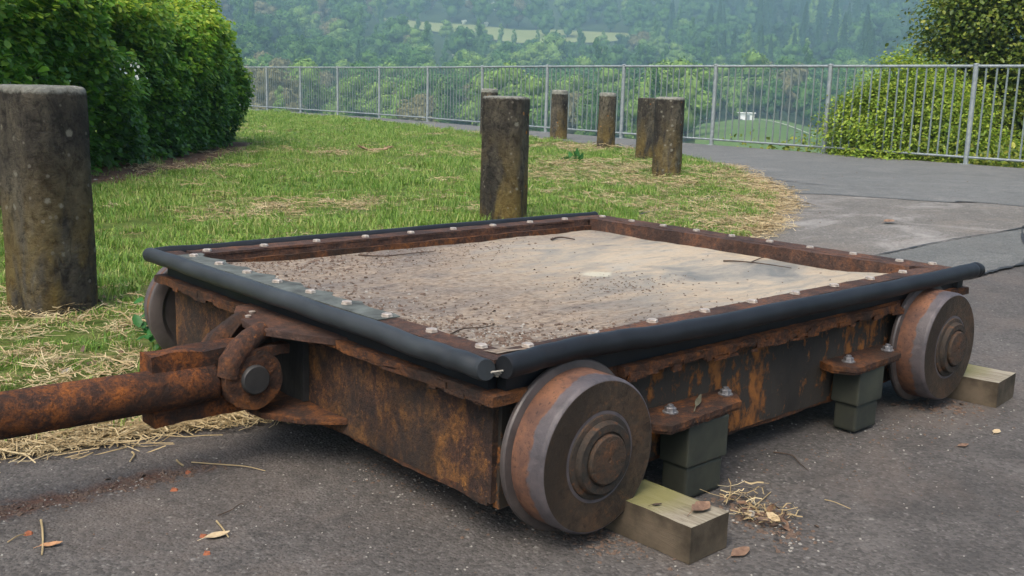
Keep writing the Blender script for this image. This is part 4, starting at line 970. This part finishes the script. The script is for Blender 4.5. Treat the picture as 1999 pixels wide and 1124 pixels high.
rest = np.array([i for i in range(len(cand_xy)) if i not in ind])
scatter('far_wood', np.stack([cand_xy[rest, 0], cand_xy[rest, 1], zc[rest]], 1), np.stack([np.zeros(len(rest)), np.zeros(len(rest)), rz[rest]], 1), scl[rest], pick[rest], protos, None, 'stuff', 'hazy blue-green wood covering the far hillside', 'wood')
# white hut on the lower meadow
hx, hy = polar(1441, 237); hz = float(H(hx, hy))+.4
hut = empty('hut', (float(hx), float(hy), hz), YAW); tag(hut, 'small white building on the green meadow seen through the railing', 'hut')
mb = MB(); mb.box(-1.2, 1.2, -1.5, 1.5, 0, 1.5); mb.box(-.8, .8, -4.5, -1.5, .6, 1.6) if False else None; mb.obj('wall', WHITE, hut)
mb = MB(); mb.prism([(-1.5, -1.8), (1.5, -1.8), (1.5, 1.8), (-1.5, 1.8)], 1.503, 1.65); mb.obj('roof', WHITE, hut)
mb = MB(); mb.box(-1.21, -1.19, -.5, .3, 0.05, 1.1); mb.obj('door', GALV, hut)

# ---------------------------------------------------------------- grass
def tuft(name, nb, hgt, wid, spread, lean, rng, mat):
    vs, qs = [], []
    for k in range(nb):
        a = rng.uniform(0, 6.28); b = np.array([rng.normal(0, spread), rng.normal(0, spread), 0]); h = hgt*rng.uniform(.45, 1.15); ln = lean*rng.uniform(.3, 1.3); d = np.array([math.cos(a), math.sin(a), 0]); s = np.array([-d[1], d[0], 0])*wid*.5*rng.uniform(.7, 1.3)
        p1 = b+d*ln*h*.3+np.array([0, 0, h*.55]); p2 = b+d*ln*h*.9+np.array([0, 0, h*(1-.3*ln)])
        o = len(vs); vs += [b-s, b+s, p1+s*.9, p1-s*.9, p2+s*.15, p2-s*.15]; qs += [(o, o+1, o+2, o+3), (o+3, o+2, o+4, o+5)]
    return np_mesh(name, np.array(vs), np.array(qs), mat)
rg = np.random.default_rng(101)
TUFTS = [('grass_tuft', tuft('grass_tuft', 26, .060, .0042, .030, .9, rg, BLADE)), ('grass_tuft', tuft('grass_tuft', 24, .048, .0045, .032, 1.1, rg, BLADE)), ('grass_tuft', tuft('grass_tuft', 26, .075, .0045, .032, .7, rg, BLADE)), ('grass_tuft', tuft('grass_tuft', 16, .040, .010, .03, 1.2, rg, BLADE))]
def straw(name, nb, lng, wid, spread, rng, mat, lift=.016):
    vs, qs = [], []
    for k in range(nb):
        a = rng.uniform(0, 6.28) if rng.uniform() < .5 else rng.normal(.3, .5); c = np.array([rng.normal(0, spread), rng.normal(0, spread), rng.uniform(.004, lift)]); L = lng*rng.uniform(.4, 1.3); cv = rng.normal(0, .3)
        pts = []; 
        for t in (-.5, -.17, .17, .5):
            an = a+cv*t; pts.append(c+np.array([math.cos(an)*L*t, math.sin(an)*L*t, rng.uniform(-.3, .5)*lift+abs(t)*lift*.2]))
        s = np.array([-math.sin(a), math.cos(a), rng.normal(0, .4)])*wid*.5
        o = len(vs)
        for p in pts: vs += [p-s, p+s]
        qs += [(o+2*j, o+2*j+1, o+2*j+3, o+2*j+2) for j in range(3)]
    return np_mesh(name, np.array(vs), np.array(qs), mat)
STRAWS = [('straw_wisp', straw('straw_wisp', 14, .10, .0032, .05, rg, STRAW)), ('straw_wisp', straw('straw_wisp', 10, .14, .003, .06, rg, STRAW, .03)), ('straw_wisp', straw('straw_wisp', 18, .06, .004, .04, rg, STRAW))]
# places where the mown grass lies dry: (pixel, radius in metres, amount)
DRY = [((60, 640), .45, 1.0), ((150, 700), .40, .9), ((240, 640), .35, .8), ((30, 760), .4, .9), ((240, 740), .3, .5), ((560, 412), .40, .75), ((680, 405), .35, .7), ((480, 425), .35, .5), ((850, 415), .3, .4), ((640, 300), .6, .35), ((900, 300), .7, .35), ((1130, 290), .9, .75), ((1200, 330), .9, .85), ((1100, 345), .7, .6), ((1290, 362), .55, .9), ((1370, 400), .6, .6), ((1420, 440), .35, .7), ((1240, 395), .5, .55), ((1330, 420), .4, .6), ((1490, 400), .28, 1.), ((1480, 440), .28, 1.), ((1450, 350), .5, .8), ((1500, 372), .35, 1.), ((800, 340), .5, .25), ((380, 330), .35, .6), ((450, 300), .4, .6)]
DRYW = [(G(*p), rr_, a) for p, rr_, a in DRY]
def dryness(x, y):
    d = np.zeros(len(x))
    for (cx_, cy_), rr_, a in DRYW: d = np.maximum(d, a*np.exp(-((x-cx_)**2+(y-cy_)**2)/(rr_*rr_)))
    return d
TUFT_SHOW = []
def inview_mask(x, y, m=60):
    d = np.stack([x-CAM.x, y-CAM.y, np.full(len(x), .0)-CAM.z], 1); z = d@np.array(fw); uu = 999.5+F_PX*(d@np.array(rt))/np.maximum(z, .01); vv = 562-F_PX*(d@np.array(up))/np.maximum(z, .01)
    return (z > .3) & (uu > -500) & (uu < 2300) & (vv < 1500), np.hypot(x-CAM.x, y-CAM.y)
def field(n, x0, x1, y0, y1):
    x = rg.uniform(x0, x1, n); y = rg.uniform(y0, y1, n); m = inpoly(np.stack([x, y], 1), GRASS); iv, d = inview_mask(x, y); m &= iv
    m &= ~((x > -.02) & (x < 1.52) & (y > -.1) & (y < 1.21))
    return x[m], y[m], d[m]
soilpoly = SOILP
def inhedge(x, y):
    q = np.stack([x, y], 1)-hf0; s = q@hu; t = q@hn; return (s > 0) & (s < HL-.3) & (t > .35) & (t < 2.1)
xs, ys, ds = field(420000, -6, 13.5, .7, 31)
dens_ = np.interp(ds, [0, 3.5, 6, 10, 16, 30], [420, 380, 240, 130, 60, 26]); have = 420000/(19.5*30.3)
# oversample near: the near belt gets its own pass
keep = rg.uniform(0, 1, len(xs)) < dens_/have
xs, ys, ds = xs[keep], ys[keep], ds[keep]
dr = dryness(xs, ys); sm = inpoly(np.stack([xs, ys], 1), soilpoly); ih = inhedge(xs, ys)
ok = ~ih & ~(sm & (rg.uniform(0, 1, len(xs)) < .93)) & (rg.uniform(0, 1, len(xs)) > dr*.80)
patch = vnoise(xs, ys, 2.2, 1)*.5+vnoise(xs, ys, 6., 4)*.5
ok &= rg.uniform(0, 1, len(xs)) < np.clip(.9+patch*.7, .35, 1)
xs, ys, ds, patch = xs[ok], ys[ok], ds[ok], patch[ok]; n = len(xs); print('dr', len(dr))
sc_ = rg.uniform(.65, 1.15, n)*np.interp(ds, [0, 5, 12, 30], [.72, .85, 1.05, 1.6])*(1+.25*patch)*(1-.35*dr[ok])
print('grass tufts', n)
scatter('grass', np.stack([xs, ys, np.full(n, GZ+.006)], 1), np.stack([rg.normal(0, .12, n), rg.normal(0, .12, n), rg.uniform(0, 6.28, n)], 1), sc_, rg.choice(4, n, p=[.38, .3, .2, .12]), TUFTS, None, 'stuff', 'bright green mown grass between the trolley and the path', 'grass')
# straw
xs, ys, ds = field(330000, -3, 12, .7, 16)
dr = dryness(xs, ys); bgd = np.clip(vnoise(xs, ys, 3.1, 8)-.25, 0, 1)*.20+.02
want = np.maximum(dr, bgd)*np.interp(ds, [0, 4, 8, 15], [330, 260, 130, 60]); ok = rg.uniform(0, 1, len(xs)) < want/(330000/(15*15.3)); ok &= ~inhedge(xs, ys)
xs, ys, ds = xs[ok], ys[ok], ds[ok]
# fringe spilling over the edge onto the paving, and wisps elsewhere
ex, ey = [], []
def spill(p0, p1, n, w_):
    a, b = np.array(G(*p0)), np.array(G(*p1)); t = rg.uniform(0, 1, n)[:, None]; q = a+(b-a)*t+rg.normal(0, w_, (n, 2)); ex.extend(q[:, 0]); ey.extend(q[:, 1])
spill((1440, 466), (1482, 450), 70, .05); spill((1482, 450), (1512, 420), 90, .06); spill((1512, 420), (1514, 395), 90, .07); spill((1514, 395), (1500, 372), 90, .08); spill((1500, 372), (1462, 346), 90, .09); spill((1462, 346), (1400, 322), 60, .10)
spill((0, 880), (200, 850), 120, .030); spill((200, 850), (430, 818), 90, .025); spill((430, 818), (560, 806), 60, .03)
spill((1445, 980), (1535, 1025), 5, .022)
ex, ey = np.array(ex), np.array(ey)
xs = np.concatenate([xs, ex]); ys = np.concatenate([ys, ey]); n = len(xs); dd = np.hypot(xs-CAM.x, ys-CAM.y)
zs = np.where(np.arange(n) < n-len(ex), GZ+.016, GZ+.004)
print('straw', n)
scatter('cut_straw', np.stack([xs, ys, zs], 1), np.stack([rg.normal(0, .08, n), rg.normal(0, .08, n), rg.uniform(0, 6.28, n)], 1), rg.uniform(.5, 1.0, n)*np.interp(dd, [0, 3, 8, 15], [.62, .8, 1.15, 1.6]), rg.choice(3, n), STRAWS, None, 'stuff', 'pale dry grass cuttings lying on the lawn and its edge', 'straw')

# ---------------------------------------------------------------- litter
def chip_mesh(name, r_, seed, mat, flat=.4):
    rs = random.Random(seed); mb = MB(); n = 6; top = [(math.cos(6.28*k/n)*r_*rs.uniform(.6, 1.1), math.sin(6.28*k/n)*r_*rs.uniform(.6, 1.1)) for k in range(n)]
    vs = [(x, y, 0) for x, y in top]+[(x*.7, y*.7, r_*flat*rs.uniform(.6, 1.3)) for x, y in top]
    mb.add(vs, [tuple(range(n, 2*n))]+[(i, (i+1) % n, n+(i+1) % n, n+i) for i in range(n)]); me = mb.obj('tmp', mat); m = me.data; bpy.data.objects.remove(me); m.name = name; return m
CH = [('crumb', chip_mesh('crumb', .0045, 1, FLAKE)), ('crumb', chip_mesh('crumb', .0060, 2, FLAKE, .3)), ('chip', chip_mesh('chip', .004, 3, GREYBIT)), ('crumb', chip_mesh('crumb', .0085, 4, FLAKE, .25))]
# crumbs on the deck
P_ = []; S_ = []; K_ = []
while len(P_) < 3600:
    x, y = rg.uniform(.03, 1.40), rg.uniform(.03, 1.14)
    wgt = max(math.exp(-((x-.03)/.28)**2)*(.35+.65*math.exp(-((y-.1)/.3)**2)), .8*math.exp(-((x-.3)/.45)**2-((y-1.1)/.22)**2), .5*math.exp(-((x-.75)/.15)**2-((y-.42)/.12)**2), .006, .55*math.exp(-((y-.05)/.08)**2)*math.exp(-((x-.3)/.5)**2))
    if rg.uniform() < wgt:
        near = max(0, 1-min(x, .25)/.25)*.018+max(0, 1-min(y, .2)/.2)*.020
        P_.append((x, y, .2765+near+.004*mnoise.noise(Vector((x*5, y*5, 0)))-GZ)); S_.append(rg.uniform(.2, .75)*(1.9 if rg.uniform() < .16 and x < .4 else 1)); K_.append(rg.choice(4, p=[.42, .20, .30, .08]))
n = len(P_)
o = scatter('crumbs', P_, np.stack([rg.normal(0, .3, n), rg.normal(0, .3, n), rg.uniform(0, 6.3, n)], 1), S_, K_, CH, T)
# grit and rust crumbs on the paving
P_, S_, K_ = [], [], []
def grit(n, p0, p1, w_, kinds, s0, s1):
    a, b = np.array(G(*p0)), np.array(G(*p1))
    for k in range(n):
        q = a+(b-a)*rg.uniform()+rg.normal(0, w_, 2); P_.append((q[0], q[1], GZ)); S_.append(rg.uniform(s0, s1)); K_.append(rg.choice(kinds))
grit(260, (-20, 1010), (330, 930), .018, [0, 0, 1, 3, 2], .4, 1.1); grit(90, (250, 950), (430, 905), .02, [0, 1, 3], .4, 1.); grit(300, (1040, 1000), (1240, 1075), .04, [0, 0, 1, 3], .3, 1.); grit(320, (1430, 980), (1550, 1050), .03, [0, 1, 2, 3], .4, 1.2)
grit(260, (1350, 960), (1900, 800), .08, [0, 0, 2, 1], .3, .9); grit(200, (700, 900), (1000, 1010), .05, [0, 1, 2], .3, .9); grit(350, (100, 1000), (1500, 1150), .25, [2, 2, 0], .3, .8); grit(300, (1500, 950), (1999, 700), .3, [2, 2, 0], .3, .9); grit(160, (1500, 330), (1990, 380), .8, [2, 2, 1], 1.2, 2.6); grit(160, (1550, 430), (1990, 470), .5, [2, 2, 1], .8, 2.); grit(90, (1760, 790), (1900, 800), .03, [0, 1, 3], .5, 1.3)
n = len(P_); scatter('grit', P_, np.stack([rg.normal(0, .3, n), rg.normal(0, .3, n), rg.uniform(0, 6.3, n)], 1), S_, K_, CH, None, 'stuff', 'scattered grit and rust crumbs on the asphalt round the trolley', 'grit')
# dead leaves
def leaf_mesh(name, L, wd, seed, mat, curl=.25):
    rs = random.Random(seed); mb = MB(); n = 7; l, r__, mdl = [], [], []
    for i in range(n+1):
        t = i/n; x = (t-.5)*L; w_ = wd*.5*math.sin(math.pi*min(1, t*.96+.03))**.8*rs.uniform(.85, 1.1); z = .002+curl*L*(t-.5)**2+rs.uniform(0, .001)
        mdl.append((x, 0, z)); l.append((x, w_, z+w_*curl*1.2)); r__.append((x, -w_, z+w_*curl*.8))
    vs = mdl+l+r__; m = n+1
    mb.add(vs, [(i, i+1, m+i+1, m+i) for i in range(n)]+[(2*m+i, 2*m+i+1, i+1, i) for i in range(n)])
    mb.tube([(-.5*L-L*.3, 0, .002), (-.5*L, 0, mdl[0][2])], L*.012, 4)
    o = mb.obj(name, mat); md = o.modifiers.new('thick', 'SOLIDIFY'); md.thickness = .0008; return o
LIT = [((425, 1049), .042, .017, TANLEAF, .35, 'pale tan dry leaf on the asphalt in front of the trolley'), ((101, 1067), .034, .013, ORLEAF, .2, 'orange-brown dry leaf on the asphalt near the lower left corner'),
       ((1445, 1082), .045, .024, DRYLEAF, .5, 'crumpled brown leaf on the asphalt beside the near timber'), ((1880, 872), .03, .013, DRYLEAF, .2, 'small brown leaf on the asphalt right of the near timber'),
       ((1945, 845), .030, .016, TANLEAF, .6, 'small pale leaf scrap on the asphalt below the far timber'), ((1735, 437), .10, .06, DRYLEAF, .5, 'curled brown leaf on the dusty paving beyond the deck')]
for (p, L, wd, m_, az_, lab) in LIT:
    o = leaf_mesh('dry_leaf', L, wd, int(p[0]), m_); x, y = G(*p); o.location = (x, y, GZ+.012 if p[1] < 500 else GZ+.001); o.rotation_euler = (0.05, -.05, az_-.55); tag(o, lab, 'leaf')
o = leaf_mesh('dry_leaf', .052, .026, 5, DRYLEAF, .35); x, y = G(1368, 992, .05); o.location = (x, y, .0472); o.rotation_euler = (.08, .0, .1); tag(o, 'brown withered leaf lying on top of the near timber', 'leaf')
o = leaf_mesh('dry_leaf', .020, .006, 6, TWIG, .3); x, y = G(1282, 985, .05); o.location = (x, y, .0472); o.rotation_euler = (.0, .0, -.4); tag(o, 'tiny dark leaf scrap on the near timber beside the wheel', 'leaf')
def twig(name, pts, r0, r1, mat, label, cat='twig', z=GZ+.003, parent=None, bow=.002):
    q = [Vector((*G(px_, py_, z), z+(bow if 0 < i < len(pts)-1 else 0))) for i, (px_, py_) in enumerate(pts)]; q = [Vector(a) for a in smooth_poly([tuple(a) for a in q], 4)]
    n = len(q); mb = MB(); o0 = q[0].copy(); mb.tube([a-o0 for a in q], [r0+(r1-r0)*i/(n-1) for i in range(n)], 6, True, .15)
    o = mb.obj(name, mat, None, 60); o.location = o0; tag(o, label, cat); return o
twig('twig', [(1510, 882), (1545, 890), (1560, 905), (1578, 918)], .0016, .0008, TWIG, 'dark bent twig on the asphalt below the second bracket')
twig('twig', [(425, 1006), (450, 998), (470, 985), (476, 986)], .0011, .0006, TWIG, 'thin dark twig on the asphalt above the tan leaf')
twig('straw_stem', [(374, 902), (430, 908), (480, 912), (518, 919)], .0014, .0008, STRAW, 'long pale straw stem on the asphalt below the coupling', 'straw')
twig('straw_stem', [(80, 1015), (83, 1035), (84, 1060), (82, 1082)], .0022, .0014, STRAW, 'flat pale straw stem beside the orange leaf', 'straw')
twig('straw_stem', [(423, 1017), (432, 1030), (446, 1048)], .0018, .0012, STRAW, 'short straw stem touching the tan leaf', 'straw')
twig('straw_stem', [(345, 898), (350, 905), (358, 909)], .0022, .0018, STRAW, 'short pale straw bit at the left end of the long stem', 'straw')
twig('straw_stem', [(258, 882), (262, 890), (254, 900)], .0022, .0016, STRAW, 'short pale straw bit below the round drawbar', 'straw')
twig('straw_stem', [(1610, 975), (1630, 982), (1660, 993)], .0010, .0006, STRAW, 'thin tan stem on the asphalt right of the straw heap', 'straw')
twig('straw_stem', [(1470, 990), (1490, 975), (1505, 960)], .0012, .0008, STRAW, 'tan stem poking from the straw beside the near timber', 'straw')
twig('straw_stem', [(15, 1058), (35, 1048), (50, 1042)], .0012, .0008, STRAW, 'tan stem at the left picture edge above the orange leaf', 'straw')
DZ = .288
twig('twig', [(700, 497), (750, 501), (800, 496), (850, 490)], .0024, .0010, TWIG, 'long dark twig on the deck near its left edge', z=DZ-.008)
twig('twig', [(1412, 509), (1440, 511), (1490, 516), (1545, 523)], .0028, .0010, TWIG, 'forked dark twig on the deck near the far rusty edge', z=DZ-.008)
twig('twig', [(1465, 512), (1485, 505), (1492, 503)], .0018, .0008, TWIG, 'short side sprig beside the forked twig on the deck', z=DZ-.008)
twig('twig', [(1076, 467), (1095, 464), (1122, 467)], .0032, .0018, TWIG, 'short dark twig on the deck near its far corner', z=DZ-.008)
twig('twig', [(880, 652), (905, 643), (940, 641), (965, 634)], .0018, .0008, TWIG, 'dark twig among the crumbs near the front corner of the deck', z=DZ+.005)
# bark strip on the near bracket
o = leaf_mesh('bark_strip', .085, .010, 15, m_simple('green_bark', (.06, .055, .035), (.13, .12, .08), 40, .9), .12); o.location = (.470, -.052, .153); o.rotation_euler = (.1, .0, .55); tag(o, 'curled grey-green bark strip lying on the near rusty bracket', 'bark')
# red chips
for k, (p, lab) in enumerate((((340, 957), 'bright orange chip on the asphalt below the drawbar'), ((405, 1081), 'orange-red chip on the asphalt under the tan leaf'), ((55, 1043), 'small orange chip near the orange leaf'), ((397, 1047), 'brick-red chip touching the tan leaf'), ((367, 924), 'brick-red chip under the long straw stem'))):
    o = link('brick_chip', chip_mesh('brick_chip', .008, 20+k, CHIPRED, .5)); x, y = G(*p); o.location = (x, y, GZ); tag(o, lab, 'chip')
# bark and leaf litter under the drawbar
ltm = []
for k in range(4):
    o = leaf_mesh('litter_leaf', .045, .022, 60+k, [DRYLEAF, GREYBIT, TANLEAF, FLAKE][k], .4); o.modifiers.clear(); ltm.append(('litter_leaf', o.data)); bpy.data.objects.remove(o)
P_, S_, K_ = [], [], []
for (p0, p1, n, w_) in (((60, 850), (340, 812), 120, .035), ((340, 815), (600, 800), 50, .03), ((180, 360), (460, 305), 180, .12), ((1440, 985), (1530, 1040), 20, .022), ((200, 700), (330, 800), 40, .08), ((1350, 380), (1300, 350), 16, .1), ((180, 590), (230, 600), 14, .04)):
    a, b = np.array(G(*p0)), np.array(G(*p1))
    for k in range(n):
        q = a+(b-a)*rg.uniform()+rg.normal(0, w_, 2); P_.append((q[0], q[1], GZ+.010)); S_.append(rg.uniform(.35, .8)); K_.append(rg.choice(4, p=[.4, .15, .15, .3]))
n = len(P_); scatter('leaf_litter', P_, np.stack([rg.normal(0, .5, n), rg.normal(0, .5, n), rg.uniform(0, 6.3, n)], 1), S_, K_, ltm, None, 'stuff', 'brown leaf and bark litter along the lawn edge and under the hedge', 'litter')
# weed beside the left wheel
wx, wy = G(325, 690)
wd_ = empty('weed', (wx, wy, GZ)); tag(wd_, 'small bright green weed growing beside the left rear wheel', 'plant')
rs = random.Random(2); LP, LN, mb = [], [], MB()
for k in range(14):
    a = rs.uniform(0, 6.28); h = rs.uniform(.07, .19); e = Vector((math.cos(a)*.05-.01, math.sin(a)*.05, h)); mb.tube([(0, 0, 0), (e.x*.4, e.y*.4, h*.6), e], [.0016, .0013, .0008], 5)
    for j in range(9):
        t = .45+.55*j/8; b = e*t; LP.append((b.x+rs.uniform(-.012, .012), b.y+rs.uniform(-.012, .012), h*t)); LN.append((rs.uniform(-.4, .2), rs.uniform(-.5, .2), 1))
mb.obj('stem', WEED, wd_); v, q = leaves(np.array(LP), np.array(LN), np.full(len(LP), .036), .6, .3, .3, np.random.default_rng(1)); link('leaves', np_mesh('leaves', v, q, WEED), wd_)
# broad dock leaves on the lawn by the far bollards
for (p, s_, lab) in (((1125, 318), .16, 'broad-leaved dock weed on the lawn left of the far bollards'),):
    x, y = G(*p); e = empty('dock_weed', (x, y, GZ)); tag(e, lab, 'plant'); LP = np.array([(0, 0, .01)]*9); v, q = leaves(LP, np.tile([0, -.2, .6], (9, 1)), np.full(9, s_), .38, .3, .7, np.random.default_rng(5)); v[:, 2] = np.abs(v[:, 2]); link('leaves', np_mesh('leaves', v, q, WEED), e)
# dry root clump on the lawn
mb = MB(); rs = random.Random(12)
for k in range(9):
    x0, y0 = rs.uniform(-.02, .02), rs.uniform(-.03, .03); mb.tube([(x0-.22+rs.uniform(0, .1), y0, .05+rs.uniform(0, .03)), (x0-.1, y0+.03, .02), (x0, y0, .03), (x0+.1, y0-.02, .035), (x0+.2-rs.uniform(0, .1), y0, .06+rs.uniform(0, .02))], [.004, .009, .010, .009, .004], 6, True, .3)
o = mb.obj('dry_root', m_simple('dry_root', (.16, .10, .06), (.36, .27, .16), 40, .9, .4), None, 60); x, y = G(735, 300); o.location = (x, y, GZ+.02); o.rotation_euler = (0, 0, YAW-math.pi/2); tag(o, 'curled dry root lying on the lawn left of the tall middle bollard', 'root')

# ---------------------------------------------------------------- haze
mb = MB(); mb.box(-1530, 1530, -1530, 1530, -26, 190)
hz_ = mb.obj('haze', []) if False else None
me = bpy.data.meshes.new('haze'); me.from_pydata(mb.v, [], mb.f); me.update()
hm = bpy.data.materials.new('haze'); hm.use_nodes = True; t_ = hm.node_tree; t_.nodes.clear()
pv = t_.nodes.new('ShaderNodeVolumePrincipled'); ou = t_.nodes.new('ShaderNodeOutputMaterial'); t_.links.new(pv.outputs[0], ou.inputs['Volume'])
pv.inputs['Color'].default_value = (.50, .81, .97, 1); pv.inputs['Density'].default_value = .0009; pv.inputs['Anisotropy'].default_value = .1
me.materials.append(hm); tag(link('haze', me), kind='stuff')
